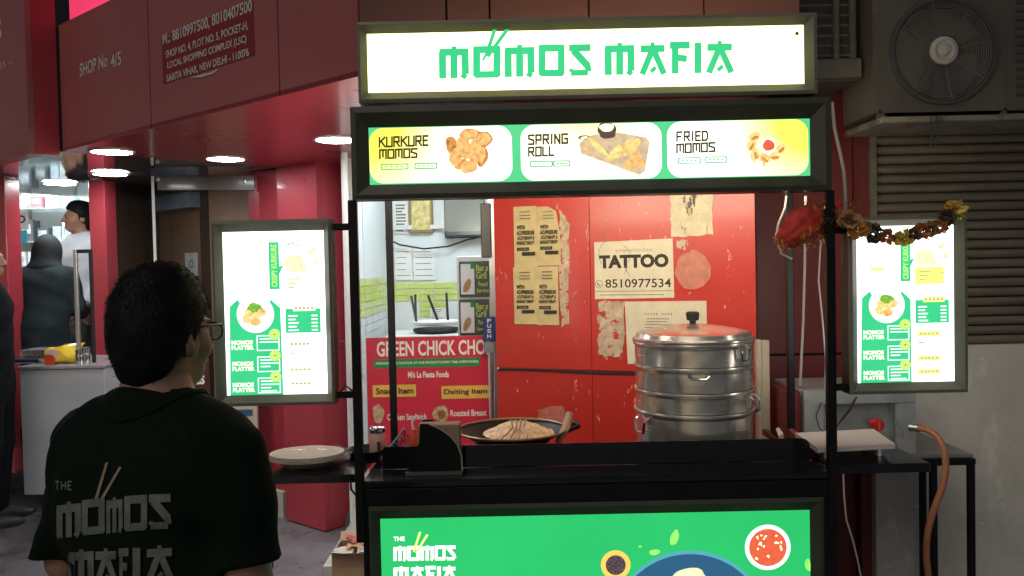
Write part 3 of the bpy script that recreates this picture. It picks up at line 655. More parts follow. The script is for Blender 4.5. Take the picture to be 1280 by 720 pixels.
m = MB(); m.box((a + .012, YB - .0935, z0 + .02), (b - .012, YB - .0905, z1 - .012)); m.build('screen', mat('grey_screen', (.10, .12, .125), .15, var=.05), tv)
for k, (x0, y0, x1, y1, lb) in enumerate([(493, 254, 510, 292, 'closely written notice beside the gold picture'), (494, 308, 515, 350, 'pale notice on shop wall, left of two under the cable'), (517, 308, 544, 350, 'pale notice on shop wall, right of two under the cable'), (538, 385, 557, 400, 'small white notice over the lime tiles')]):
    a, b, z0, z1 = frontal(x0, y0, x1, y1, YB - .01); t = thing('wall_notice', lb, 'notice', ((a + b) / 2, YB - .01, z0))
    m = MB(); m.box((a, YB - .0125, z0), (b, YB - .0085, z1)); m.build('sheet', M['poster_white'], t)
    m = MB(); n = 9 if k == 0 else 5
    for j in range(n):
        zz = z0 + (z1 - z0) * (j + .7) / (n + .6); m.box((a + .012, YB - .0138, zz), (b - .012 - random.random() * .04, YB - .0128, zz + (.012 if k == 0 else .005)))
    m.build('print_lines', M['ink_soft'], t)
m = MB(); m.tube([AT(480, 297, YB - .05), AT(500, 306, YB - .05), AT(530, 311, YB - .06), AT(560, 308, YB - .06), AT(583, 300, YB - .05), AT(600, 296, YB - .05)], .006, 6)
m.build('wall_cable', M['rubber'], label='drooping dark cable across the white shop wall', cat='cable')
# menu cards on a stand
for y0, y1, lb in ((326, 371, 'upper framed green food card beside the glass door edge'), (374, 419, 'lower framed green food card beside the glass door edge')):
    Yc = 4.9; a, b, z0, z1 = frontal(574, y0, 612, y1, Yc); t = thing('food_card', lb, 'sign', ((a + b) / 2, Yc, z0), 'framed food cards in the shop'); PC = Plane((0, Yc, 0))
    m = MB(); m.bev((a, Yc, z0), (b, Yc + .012, z1), .003); m.build('frame', mat('dark_green_card', (.06, .075, .05), .4), t)
    m = MB(); rect_px(m, PC, 576, y0 + 4, 593, y1 - 3, .002); m.build('photo_side', M['poster_white'], t)
    m = MB(); disc_px(m, PC, 584, y1 - 14, 4, 9, .004, .1, -.4); m.build('sandwich_print', mat('food_tan', (.45, .24, .11), .6, var=.3, scale=50), t)
    m = MB(); rect_px(m, PC, 588, y0 + 3, 594, y0 + 10, .0035); m.build('badge', M['poster_green'], t)
    m = MB(); text_px(m, PC, 'Bar.s', 595, y0 + 9, 610, y0 + 8.6, 8, .003, .02); text_px(m, PC, 'Gril', 595, y0 + 18, 608, y0 + 17.8, 9, .003, .02)
    text_px(m, PC, 'Food', 598, y0 + 29, 609, y0 + 28.8, 6, .003, .02); text_px(m, PC, 'Service', 596, y0 + 37, 611, y0 + 36.8, 5, .003, .02); m.build('lettering', mat('lime_ink', (.5, .55, .12), .6), t)
m = MB(); a, b, z0, z1 = frontal(572, 320, 614, 421, 4.93); m.bev((a, 4.915, .05), (b, 4.935, z1)); m.build('card_stand', M['white'], label='white board carrying the two green food cards', cat='stand')
# upturned stool on a table
tb = AT(545, 412, 5.2); ts = thing('table', 'white shop table carrying an upturned black stool', 'table', (tb[0], 5.2, .05))
m = MB(); m.bev((tb[0] - .3, 5.0, tb[2] - .05), (tb[0] + .22, 5.5, tb[2] - .02)); m.build('table_top', M['white'], ts)
for x in (tb[0] - .27, tb[0] + .19):
    for y in (5.03, 5.47): m = MB(); m.tube([(x, y, .05), (x, y, tb[2] - .05)], .015, 6); m.build('leg', M['alu'], ts)
st = thing('stool', 'black stool turned upside down on the shop table', 'stool', (tb[0], 5.2, tb[2] - .02))
m = MB(); m.lathe([(.005, 0), (.13, 0), (.15, .015), (.145, .03), (.005, .035)], (tb[0], 5.2, tb[2] - .019), 24); m.build('seat', M['rubber'], st)
m = MB(); m.lathe([(.14, .012), (.16, .02), (.17, .035), (.16, .04), (.10, .02)], (tb[0] + .01, 5.2, tb[2] + .02), 24, 1.0, .8); m.build('seat_rim', M['white'], st)
for (px, py, qx, qy) in ((514, 370, 521, 404), (519, 368, 520, 404), (535, 369, 547, 400), (558, 366, 560, 400)):
    m = MB(); m.tube([AT(px, py, 5.2 + random.uniform(-.08, .08)), AT(qx, qy, 5.2)], .008, 6); m.build('leg', M['rubber'], st)
# glass front with door and poster
gd = thing('glass_door', 'frameless glass shop door with PUSH plate and steel handle', 'door', (AT(560, 400, YG)[0], YG, 0)); PG = Plane((0, YG, 0))
ga, gb = AT(456, 400, YG)[0], AT(617, 400, YG)[0]
m = MB(); m.box((ga, YG, .02), (gb, YG + .008, 2.5)); m.build('pane', M['glass'], gd)
hx = AT(614, 450, YG - .05)
m = MB(); m.tube([AT(615, 425, YG - .05), AT(616, 545, YG - .05)], .011, 12); m.build('handle', M['chrome'], gd)
for py in (438, 510): m = MB(); m.tube([AT(615, py, YG - .052), AT(615, py, YG - .001)], .012, 10); m.build('handle_mount', M['chrome'], gd)
m = MB(); m.box((gb - .016, YG - .006, .02), (gb + .014, YG + .012, 2.5)); m.build('edge_strip', M['alu'], gd)
a, b, z0, z1 = frontal(604, 396, 619, 427, YG - .07); m = MB(); m.bev((a, YG - .07, z0), (b, YG - .06, z1), .003); pp_ = m.build('push_plate', M['blue'], gd)
P7 = Plane((0, YG - .07, 0)); m = MB()
for i, ch in enumerate('PUSH'): text_px(m, P7, ch, 609, 401 + 6.4 * i, 614, 400.9 + 6.4 * i, 5, .002, .03)
m.build('lettering', M['poster_white'], pp_)
a, b, z0, z1 = frontal(605, 428, 618, 441, YG - .07); m = MB(); m.bev((a, YG - .07, z0), (b, YG - .062, z1)); m.build('lock_plate', M['alu'], gd)
a, b, z0, z1 = frontal(601, 254, 614, 322, YG - .03); m = MB(); m.bev((a, YG - .03, z0), (b, YG - .004, z1)); m.build('door_closer', mat('dark_closer', (.06, .06, .065), .4), gd)
po = thing('shop_poster', 'red GREEN CHICK CHOP poster stuck on the glass door', 'poster', (AT(536, 500, YG)[0], YG, .3)); PP = Plane((0, YG - .004, 0))
a, b, z0, z1 = frontal(459, 421, 611, 560, YG - .004); m = MB(); m.box((a, YG - .004, .3), (b, YG - .0015, z1)); m.build('sheet', M['poster_red'], po)
m = MB(); text_px(m, PP, 'GREEN CHICK CHOP', 471, 437, 615, 433, 19, .002, .025); text_px(m, PP, 'M/s La Fiesta Foods', 510, 469, 561, 467, 8, .002, .03)
text_px(m, PP, 'Chicken Sandwich', 484, 522, 533, 520, 8, .002, .02); text_px(m, PP, 'Roasted Breast', 563, 517, 608, 515, 8, .002, .02); m.build('lettering', M['poster_white'], po)
m = MB(); rect_px(m, PP, 467, 448, 600, 459, .002); m.build('green_band', M['poster_green'], po)
m = MB(); text_px(m, PP, 'FRESHNESS AND FLAVOUR OF OUR PRODUCTS EVERY TIME, EVERYWHERE', 470, 454.5, 598, 452, 3.6, .004, .02); m.build('small_print', M['poster_white'], po)
m = MB(); rect_px(m, PP, 466, 481, 520, 496, .002); rect_px(m, PP, 552, 482, 611, 498, .002); m.build('yellow_band', M['poster_yellow'], po)
m = MB(); text_px(m, PP, 'Snack Item', 470, 489, 517, 488, 8, .004, .03); text_px(m, PP, 'Daiting Item', 555, 490.5, 609, 489.5, 8.5, .004, .03); m.build('lettering', mat('maroon_ink', (.12, .01, .03), .6), po)
m = MB(); disc_px(m, PP, 473, 517, 7, 12, .002, .15); disc_px(m, PP, 551, 517, 10, 10, .002, .12); m.build('food_print', mat('food_print', (.50, .36, .22), .6, var=.5, scale=40), po)
m = MB(); disc_px(m, PP, 552, 518, 5, 6, .004, .15); m.build('food_print', mat('food_brown', (.28, .10, .03), .6, var=.4, scale=50), po)

# ================================================================ accessory shop at the far left
fz = .45
sp = thing('accessory_shop', 'brightly lit accessory shop interior with glass shelves at far left', 'shop', (-4.2, 6.6, fz))
m = MB(); m.box((-6.4, 7.6, .2), (-2.86, 7.7, 3.0)); m.build('back_wall', M['white_wall'], sp)
m = MB(); m.box((-2.92, 5.75, .2), (-2.86, 7.598, 3.0)); m.build('side_wall', M['wood_dark'], sp)
m = MB(); m.box((-6.4, 5.4, .302), (-2.93, 7.598, fz)); m.build('shop_floor', M['step'], sp)
m = MB(); m.box((-6.4, 5.7, 2.95), (-2.86, 7.7, 3.0)); m.build('ceiling', M['white_wall'], sp)
m = MB(); m.bev((-5.2, 6.2, 2.92), (-3.3, 7.0, 2.948)); m.build('ceiling_lamp', ROOM, sp)
m = MB(); m.box((-4.9, 5.9, 2.30), (-3.0, 5.96, 2.6)); m.build('signboard', mat('cream_fascia', (.66, .68, .64), .4), sp)
for z in (1.02, 1.32, 1.62, 1.92, 2.22):
    m = MB(); m.box((-5.6, 7.25, z), (-3.5, 7.59, z + .012)); m.build('glass_shelf', mat('shelf_glass', (.55, .70, .68), .1, alpha=.5), sp)
for x in (-5.05, -4.55, -4.12, -3.6):
    m = MB(); m.box((x, 7.56, .5), (x + .02, 7.59, 2.7)); m.build('upright', M['alu'], sp)
cols = [('white', (.72, .74, .74)), ('turquoise', (.10, .45, .50)), ('dark grey', (.08, .09, .10)), ('pale blue', (.45, .60, .68)), ('amber', (.55, .33, .08)), ('pink', (.55, .20, .25))]
rr_ = random.Random(3); ORD = 'first second third fourth fifth sixth seventh eighth ninth tenth eleventh twelfth'.split(); SHF = ['lowest', 'second lowest', 'middle', 'second highest', 'highest']
for r, z in enumerate((1.032, 1.332, 1.632, 1.932, 2.232)):
    x = -4.95; nn = -1
    while x < -3.95:
        w = rr_.uniform(.05, .13); h = rr_.uniform(.09, .22); ci = rr_.choice([0, 0, 0, 1, 2, 3, 3, 4, 5]); nm, cc = cols[ci]
        nn += 1; t = thing('product_box', '%s boxed accessory, %s from the left on the %s glass shelf' % (nm, ORD[nn], SHF[r]), 'box', (x + w / 2, 7.4, z), 'boxes on the lit shop shelves')
        m = MB(); m.bev((x, 7.30, z), (x + w, 7.42, z + h), .004); m.build('carton', mat('product_' + nm.replace(' ', '_'), cc, .4, var=.2, scale=20), t)
        m = MB(); m.box((x + w * .15, 7.297, z + h * .35), (x + w * .85, 7.2995, z + h * .8)); m.build('window_label', mat('product_label', (.35, .40, .42), .3, var=.6, scale=30), t)
        x += w + rr_.uniform(.015, .06)
# hanging display cards at the shop's left edge
for (x0, y0, x1, y1, c_, lb) in [(4, 256, 17, 292, (.05, .30, .30), 'teal and amber hanging card at the left shop edge'), (19, 265, 34, 287, (.70, .70, .70), 'white hanging card with round dark emblem'), (15, 288, 33, 304, (.05, .45, .60), 'bright turquoise hanging card')]:
    a, b, z0, z1 = frontal(x0, y0, x1, y1, 6.2); t = thing('display_card', lb, 'card', ((a + b) / 2, 6.2, z0)); m = MB(); m.bev((a, 6.2, z0), (b, 6.215, z1), .002); m.build('card', mat('card_' + lb.split()[0], c_, .4, var=.1), t)
    if 'emblem' in lb:
        m = MB(); Pq = Plane((0, 6.2, 0)); u, v = Pq.uv(27, 274); ring_geo(m, Pq, disc(u, v, .03), disc(u, v, .018), .002); m.build('emblem', M['ink'], t)
    if 'amber' in lb:
        m = MB(); rect_px(m, Plane((0, 6.2, 0)), x0 + 1, 281, x1 - 1, 290, .002); m.build('amber_band', M['poster_yellow'], t)
    m = MB(); m.tube([((a + b) / 2, 6.207, z1), ((a + b) / 2, 6.207, 2.97)], .002, 5); m.build('string', M['white'], t)
# pillars beside the shop
def pillar(name, label, px0, px1, Y, mm_, z0, z1=ZS):
    a = AT(px0, 347, Y)[0]; b = AT(px1, 347, Y)[0]; m = MB(); m.bev((a, Y, z0), (b, Y + .16, z1), .004); return m.build(name, mm_, label=label, cat='pillar')
pillar('pink_pillar', 'narrow glossy pink pillar between the lit shop and the dark door', 114, 134, 5.55, M['acp'], .30)
pillar('red_pillar', 'red pillar at the left edge behind the person in dark clothes', -40, 10, 5.3, M['acp'], .30)
# dark wood wall with sliding door, beam and posters, behind the open glass door
Pw0 = np.array([-1.86, 5.72]); PD = Plane(P3(Pw0, 0), np.append(-d1, 0))
wd = thing('wood_wall', 'brown wood veneer shop wall behind the open glass door', 'wall', P3(Pw0, .3))
ul = [PD.uv(x, 300)[0] for x in (136, 158, 176, 205, 252, 262, 313)] + [.25]
mts = ['wood_dark', 'wood_dark', 'wood', 'wood', 'wood_dark', 'cream', 'wood']
for a, b, k in zip(ul[:-1], ul[1:], mts):
    m = MB(); m.ubox(PD, a + .003, b - .003, .3, 2.62, -.03, 0 if k != 'wood_dark' else .012); m.build('veneer_panel', M[k] if k != 'cream' else mat('light_veneer', (.34, .22, .15), .45, var=.15, stretch=(1, 1, .12)), wd)
m = MB(); m.ubox(PD, ul[0], ul[-1], .3, 2.62, -.10, -.032); m.build('wall_core', M['joint'], wd)
b4 = [PD.uv(176, 257)[0], PD.uv(252, 250)[0], PD.uv(214, 264)[1], PD.uv(214, 246)[1]]
m = MB(); m.ubox(PD, b4[0], b4[1], b4[2], b4[3], .013, .10); m.build('beam_box', mat('blue_grey_beam', (.20, .25, .31), .4), wd)
m = MB(); u = PD.uv(151, 300)[0]; m.tube([PD.p(u, .9, .06), PD.p(u, 2.05, .06)], .012, 8); m.tube([PD.p(u, 1.0, .0), PD.p(u, 1.0, .06)], .01, 6); m.tube([PD.p(u, 2.0, .0), PD.p(u, 2.0, .06)], .01, 6); m.build('pull_handle', M['chrome'], wd)
m = MB(); rect_px(m, PD, 232, 316, 248, 345, .004); m.build('paper_sheet', mat('grey_sheet', (.5, .5, .52), .5), wd)
m = MB(); u, v = PD.uv(240, 330); ring_geo(m, PD, disc(u, v, .035), disc(u, v, .02), .006); m.build('paper_emblem', M['ink_soft'], wd)
# beige door leaf with blue label, low beside the menu box
Yd = 5.15; a, b, z0, z1 = frontal(288, 440, 321, 560, Yd); bd = thing('beige_door_leaf', 'beige board with dark blue label below the left menu', 'board', ((a + b) / 2, Yd, .17))
m = MB(); m.bev((a, Yd, .17), (b, Yd + .03, 1.5)); m.build('board', M['cream'], bd)
a2, b2, z2, z3 = frontal(289, 512, 316, 520, Yd); m = MB(); m.box((a2, Yd - .003, z2), (b2, Yd - .0005, z3)); m.build('label', mat('teal_label', (.03, .10, .14), .5), bd)
# open glass door leaf with dark top rail
Yo = 5.2; a, b, z0, z1 = frontal(199, 219, 316, 600, Yo); og = thing('open_glass_door', 'open glass door with dark top rail behind the man', 'door', (a, Yo, .31)); yb = Yo + .12
Po = Plane((a, Yo, 0), (b - a, yb - Yo, 0)); Lo = math.hypot(b - a, yb - Yo)
m = MB(); m.ubox(Po, 0, Lo, .31, 2.235, -.006, .006); m.build('pane', M['glass'], og)
m = MB(); m.ubox(Po, .02, Lo, 2.15, 2.245, -.02, .02); m.build('top_rail', M['wood_dark'], og)
m = MB(); m.ubox(Po, -.018, -.001, .31, 2.24, -.009, .009); m.build('edge_seal', mat('clear_edge', (.62, .65, .66), .15, var=.05), og)
m = MB(); m.lathe([(.001, -.024), (.014, -.022), (.014, 0)], Po.p(.03, 2.22, .0), 14, axis='y'); m.lathe([(.001, -.024), (.014, -.022), (.014, 0)], Po.p(Lo - .06, 2.205, .0), 14, axis='y'); m.build('pivot_bolt', M['chrome'], og)
# dark poster with ES lettering and white standee with P
Ye = 5.05; a, b, z0, z1 = frontal(205, 450, 262, 520, Ye); eb = thing('brown_board', 'dark brown board with white ES letters behind the man\'s cheek', 'board', ((a + b) / 2, Ye, .17)); m = MB(); m.bev((a, Ye, .17), (b, Ye + .02, z1)); m.build('board', mat('maroon_board', (.07, .02, .018), .4), eb)
m = MB(); text_px(m, Plane((0, Ye, 0)), 'ES', 244, 475, 256, 474, 12, .003, .05); text_px(m, Plane((0, Ye, 0)), 'S', 250, 503, 256, 503, 8, .003, .05); m.build('lettering', M['poster_white'], eb)
Ye = 4.35; a, b, z0, z1 = frontal(128, 442, 190, 600, Ye); sb = thing('standee_board', 'white leaning board with red P behind the man\'s collar', 'board', ((a + b) / 2, Ye, .0))
Ps = Plane((a, Ye, 0), (1, 0.05, 0), (.10, 0, 1)); m = MB(); m.ubox(Ps, 0, b - a, .0, z1, -.012, 0); m.build('board', M['poster_white'], sb)
m = MB(); text_px(m, Ps, 'P', 144, 478, 152, 478, 17, .003, .05); m.build('lettering', M['poster_red'], sb)

# ================================================================ grey counter and what stands on it
Yk = 4.75; a, b, z0, z1 = frontal(27, 457, 133, 622, Yk)
ct = thing('grey_counter', 'pale grey shop counter on the steps at left', 'counter', ((a + b) / 2, Yk + .3, .30)); ctop = z1
m = MB(); m.bev((a, Yk, .302), (b, Yk + .6, z1 - .02), .004); m.build('body', mat('pale_grey_laminate', (.44, .45, .48), .35, var=.08, scale=4), ct)
m = MB(); m.bev((a - .01, Yk - .012, z1 - .0195), (b + .008, Yk + .61, z1), .004); m.build('top', mat('counter_top_steel', (.42, .43, .45), .3, metal=.6), ct)
m = MB(); xk = AT(97, 400, 4.9)[0]; zk = AT(97, 312, 4.9)[2]; sf = thing('counter_stand', 'slim steel stand on the grey counter', 'stand', (xk, 4.9, ctop))
m.bev((xk - .011, 4.89, ctop), (xk + .011, 4.912, zk), .003); m.build('upright', M['alu'], sf)
m = MB(); xk2 = AT(114, 400, 4.9)[0]; m.bev((xk + .012, 4.89, zk - .022), (xk2, 4.912, zk), .003); m.build('top_bar', M['rubber'], sf)
m = MB(); m.bev((xk2 + .001, 4.89, ctop), (xk2 + .018, 4.912, zk), .003); m.build('upright', M['rubber'], sf)
# yellow packet
Yp = 4.86; Pq = Plane((0, Yp, 0)); pk = thing('snack_packet', 'crumpled yellow snack packet lying on the grey counter', 'packet', (AT(74, 450, Yp)[0], Yp, ctop))
a, b, z0, z1 = frontal(51, 430, 97, 457, Yp); N = 12; vs2 = []; fs2 = []
for j in range(N + 1):
    for k in range(N + 1):
        s_, t_ = k / N, j / N; bul = .055 * (math.sin(math.pi * s_) * math.sin(math.pi * t_)) ** .5
        for sg in (-1, 1):
            vs2.append((a + (b - a) * s_ + .012 * math.sin(7 * t_), Yp + .08 * t_ + sg * bul + .006 * math.sin(11 * s_ + 5 * t_), ctop + .004 + (z1 - ctop) * t_ * (.75 + .25 * s_) + .004 * math.sin(9 * s_ + 3)))
for j in range(N):
    for k in range(N):
        for sg in (0, 1):
            q = [2 * (j * (N + 1) + k) + sg, 2 * (j * (N + 1) + k + 1) + sg, 2 * ((j + 1) * (N + 1) + k + 1) + sg, 2 * ((j + 1) * (N + 1) + k) + sg]; fs2.append(tuple(q if sg == 0 else q[::-1]))
m = MB(); m.add(vs2, fs2, True); m.build('bag', mat('yellow_foil', (.72, .50, .02), .3, var=.12, coat=.3, bump=.25, bscale=25), pk)
m = MB(); Pk = Plane((0, Yp - .062, 0)); disc_px(m, Pk, 62, 450, 7, 7, .0, .1); m.build('red_print', mat('red_print', (.60, .06, .02), .4), pk)
m = MB(); disc_px(m, Pk, 66, 443, 9, 6, -.004, .1); m.build('pink_print', mat('pink_print', (.75, .5, .42), .4), pk)
for (px, r, h, lb) in ((101, .028, .085, 'steel cup on the grey counter, left of two'), (108, .025, .10, 'steel cup on the grey counter, right of two')):
    cxy = AT(px, 455, 4.83); t = thing('steel_cup', lb, 'cup', (cxy[0], 4.83, ctop), 'steel cups on the grey counter')
    m = MB(); m.lathe([(.001, 0), (r * .85, 0), (r, h * .5), (r * .95, h * .75), (r * 1.02, h), (r * .9, h), (r * .85, h * .8), (.001, h * .7)], (cxy[0], 4.83, ctop), 20); m.build('body', M['chrome'], t)
    m = MB(); m.lathe([(r * 1.03, 0), (r * 1.08, .004), (r * 1.03, .008)], (cxy[0], 4.83, ctop + h * .55), 20); m.build('band', M['steel'], t)
tr = AT(42, 452, 5.0); t = thing('steel_tray', 'bright steel tray at the left end of the grey counter', 'tray', (tr[0], 5.0, ctop))
m = MB(); m.bev((tr[0] - .10, 4.9, ctop), (tr[0] + .10, 5.2, ctop + .03), .008); m.build('pan', M['chrome'], t)
m = MB(); m.bev((tr[0] - .09, 5.0, ctop + .031), (tr[0] + .09, 5.2, ctop + .075), .006); m.build('lid', M['steel'], t)
# ================================================================ the food cart
YC = 2.6
ZC = .911
cart = thing('food_cart', 'black steel food cart with four posts and lit signs', 'food cart', (.27, 2.9, 0))
XL, XR = -.505, 1.05
m = MB(); m.bev((XL + .008, YC + .062, .12), (XR - .008, 3.28, .851), .004); m.build('cabinet', M['black'], cart)
lx0, lx1 = AT(478, 575, 2.755)[0], AT(1013, 570, 2.755)[0]; zl1 = .989; ZW = .862
m = MB(); m.bev((XL, YC, ZC - .026), (XR, 2.754, ZC), .006); m.build('counter_top', M['laminate'], cart)
for x0, x1 in ((XL, lx0 - .002), (lx1 + .002, XR)):
    m = MB(); m.bev((x0, 2.7545, ZC - .026), (x1, 3.30, ZC), .004); m.build('counter_side', M['laminate'], cart)
m = MB(); m.box((lx0, 2.76, ZW - .01), (lx1, 3.31, ZW)); m.build('burner_well', M['black'], cart)
# front face frame around the lower sign
m = MB(); m.bev((XL, YC + .002, .828), (XR, YC + .034, ZC - .0265), .002); m.build('front_rail', M['black'], cart)
for x0, x1 in ((XL, -.487), (1.008, XR)):
    m = MB(); m.bev((x0, YC + .002, .10), (x1, YC + .034, .8275), .002); m.build('front_stile', M['black'], cart)
m = MB(); m.bev((XL, YC + .002, .06), (XR, YC + .034, .0995), .002); m.build('bottom_rail', M['black'], cart)
for x in (XL + .08, XR - .08):
    for y in (YC + .1, 3.2):
        m = MB(); m.lathe([(.001, -.018), (.05, -.018), (.058, -.01), (.058, .01), (.05, .018), (.001, .018)], (x, y, .058), 20, axis='x'); m.build('wheel', M['rubber'], cart)
# raised tray lip in front of the burner well
PLp = Plane((0, 2.755, 0))
pts = [(lx0, ZC + .001), (lx1, ZC + .001)] + [(lx1 - .03 + .03 * math.cos(a), zl1 - .03 + .03 * math.sin(a)) for a in np.linspace(0, math.pi / 2, 6)] + [(lx0 + .01, zl1 + .0), (lx0, zl1 - .01)]
m = MB(); m.prism(pts, -.004, .0, PLp); m.build('tray_lip', M['laminate'], cart)
# posts
for (x, y, w, z1) in ((-.512, YC + .006, .028, 1.83), (1.036, YC + .006, .028, 1.83), (-.470, 3.10, .026, 2.10), (1.075, 3.10, .026, 2.10)):
    m = MB(); m.bev((x - w / 2, y - w / 2 + .0, ZC - .2 if y < 2.7 else .852), (x + w / 2, y + w / 2, z1), .003); m.build('post', M['black'], cart)
for y, z, xa, xb in ((3.10, 2.115, -.486, 1.09),):
    m = MB(); m.bev((xa, y - .013, z - .013), (xb, y + .013, z + .013), .003); m.build('roof_rail', M['black'], cart)
for x in (-.470, 1.06):
    m = MB(); m.bev((x - .013, YC + .092, 2.102), (x + .013, 3.085, 2.128), .003); m.build('roof_rail', M['black'], cart)
# side shelves on brackets
sL0 = AT(334, 600, 2.62)[0]; zsl_ = AT(390, 594, 2.62)[2]
m = MB(); m.bev((sL0, 2.62, zsl_ - .028), (XL - .012, 2.95, zsl_), .003); shl = m.build('side_shelf', M['laminate'], cart)
sR1 = AT(1164, 578, 2.62)[0]; zsr = AT(1110, 580, 2.62)[2]
m = MB(); m.bev((XR + .002, 2.62, zsr - .030), (sR1, 2.93, zsr), .003); m.build('side_shelf', M['laminate'], cart)

# ---------------------------------------------------------------- lit signs
WHITE = em('backlit_white', (1.0, .97, .42), 3.0)
WHITE_C = em('backlit_cool_white', (.96, 1.0, .96), 2.6)
GREEN_BG = em('backlit_green_film', (.12, .74, .30), .84, .05, 6)
def sign_box(name, label, ox, oz, lx, lz, Y, dep, faceM, bez, rim=.0, back=True, backM=None):
    x0, x1 = ox; z0, z1 = oz; a0, a1 = lx; b0, b1 = lz
    t = thing(name, label, 'sign', ((x0 + x1) / 2, Y + dep / 2, z0)); r = .022
    m = MB()                                             # case: four sides
    m.box((x0, Y + .012, z0), (x1, Y + dep, z0 + .006)); m.box((x0, Y + .012, z1 - .006), (x1, Y + dep, z1))
    m.box((x0, Y + .012, z0 + .0065), (x0 + .006, Y + dep, z1 - .0065)); m.box((x1 - .006, Y + .012, z0 + .0065), (x1, Y + dep, z1 - .0065))
    m.build('case', M['black'], t)
    O = [(x0, z0), (x1, z0), (x1, z1), (x0, z1)]; I = [(a0, b0), (a1, b0), (a1, b1), (a0, b1)]
    Mi = [(p[0] + (q[0] - p[0]) * .30, p[1] + (q[1] - p[1]) * .30) for p, q in zip(O, I)]
    for k in range(4):                                   # mitred frame bars: rounded outer edge, face sloping in to the lit film
        j = (k + 1) % 4
        prof = [(O[k], O[j], .012), (O[k], O[j], .003), (Mi[k], Mi[j], 0.0), (I[k], I[j], r * .9), (I[k], I[j], r + .006)]
        vs2 = []
        for (p, q, d) in prof: vs2 += [(p[0], Y + d, p[1]), (q[0], Y + d, q[1])]
        m = MB(); m.add(vs2, [(2 * i, 2 * i + 1, 2 * i + 3, 2 * i + 2) for i in range(len(prof) - 1)]); m.build('frame_bar', bez, t)
    yp = Y + r
    m = MB(); m.box((a0 - .004, yp, b0 - .004), (a1 + .004, yp + .003, b1 + .004)); m.build('lit_panel', faceM, t)
    if back:
        m = MB(); m.box((x0 + .03, Y + dep - .004, z0 + .03), (x1 - .03, Y + dep - .001, z1 - .03)); m.build('rear_lit_panel', backM or WHITE, t)
    m = MB(); m.box((x0 + .0065, Y + dep - .012, z0 + .0065), (x1 - .0065, Y + dep - .0045, z1 - .0065)); m.build('rear_sheet', M['black'], t)
    return t, Plane((0, yp, 0))
EG = em('lit_green_ink', (.055, .70, .28), .84, .06, 8)
EDK = em('lit_dark_ink', (.10, .085, .03), .6)
EGRY = em('lit_grey_ink', (.42, .45, .36), 1.0)
EYEL = em('lit_yellow_print', (1.0, .95, .18), 1.25)
EPALE = em('lit_pale_yellow_print', (1.0, 1.0, .52), 1.6)
ELIME = em('lit_lime_print', (.55, .95, .20), 1.0)
ETAN = em('lit_tan_food', (.85, .45, .16), 1.05, .35, 70)
EBRN = em('lit_brown_food', (.62, .27, .08), .95, .45, 70)
EGOLD = em('lit_golden_food', (.90, .60, .22), 1.05, .35, 60)
ERED = em('lit_red_sauce', (.78, .13, .06), .95, .15, 80)
EWHT = em('lit_white_ink', (.92, 1.0, .95), 1.35)
EBOARD = em('lit_board', (.70, .52, .32), .9, .2, 40)

# top header: MOMOS MAFIA
hs, PH = sign_box('header_sign', 'glowing white MOMOS MAFIA header sign on top of the cart', (-.483, 1.002), (2.143, 2.403), (-.4545, .9655), (2.179, 2.369), YC, .10, WHITE, M['bezel'], back=False)
L1 = [(549, 586), (591, 626), (631, 668), (673, 706), (711, 739)]; L2 = [(756, 793), (799, 832), (837, 863), (868, 876.5), (882, 916)]
def ytop(x): return 58.5 - (x - 549) * .0205
for wd_, LL in (('MOMOS', L1), ('MAFIA', L2)):
    m = MB(); quads_px(m, PH, brush_word(wd_, [(a, b, ytop(a), ytop(b), 40) for a, b in LL]), .0012); m.build('lettering', EG, hs)
m = MB(); quads_px(m, PH, [[(616, 38), (621, 38), (614, 59), (609, 59)], [(631, 38), (637, 38), (621, 60), (615, 60)], [(611, 59), (615, 60), (605, 77), (602, 76)], [(608, 62), (619, 62), (612, 73), (606, 70)]], .0085); m.build('chopstick_print', EG, hs)
m = MB(); disc_px(m, PH, 996, 42, 2.6, 2.6, .002, .2); m.build('insect_spot', EDK, hs)
# lower header with three cards
ms, PM = sign_box('menu_header_sign', 'lit header strip with KURKURE MOMOS, SPRING ROLL and FRIED MOMOS cards', (-.512, 1.044), (1.831, 2.131), (-.457, .982), (1.880, 2.066), YC, .085, GREEN_BG, M['bezel_dark'], backM=em('rear_backlight_warm', (1.0, .90, .66), 14.0))
CARD = [(462, 640, 158, 228.5), (651, 827, 154, 225), (834, 1010, 150, 221)]
for i, (x0, x1, y0, y1) in enumerate(CARD):
    u0, u1, v0, v1 = box_px(PM, x0, y0, x1, y1); m = MB(); m.flat(rrect(u0, u1, v0 + .002, v1 - .002, .045, 8), .0015, PM)
    mm_ = em('card_print_%d' % i, (1, 1, .92), 1.0)
    n, l = mm_.node_tree.nodes, mm_.node_tree.links; e_ = [k for k in n if k.type == 'EMISSION'][0]       # printed yellow corner fading into white
    tc = n.new('ShaderNodeTexCoord'); gr = n.new('ShaderNodeVectorMath'); gr.operation = 'DISTANCE'
    corner = (u0 if i == 0 else (u1 if i == 2 else (u0 + u1) / 2), v1 if i != 1 else v1 + .12); L = WL[ms]
    gr.inputs[1].default_value = (corner[0] - L[0], PM.o[1] - L[1], corner[1] - L[2]); l.new(tc.outputs['Object'], gr.inputs[0])
    rp = n.new('ShaderNodeValToRGB'); rp.color_ramp.elements[0].color = (1.0, .90, .10, 1) if i != 1 else (1.0, .93, .35, 1); rp.color_ramp.elements[1].color = (1.6, 1.6, 1.5, 1)
    rp.color_ramp.elements[0].position = .10; rp.color_ramp.elements[1].position = .42; l.new(gr.outputs['Value'], rp.inputs[0]); l.new(rp.outputs[0], e_.inputs[0]); e_.inputs[1].default_value = 1.25
    m.build('card_print', mm_, ms)
W = .003
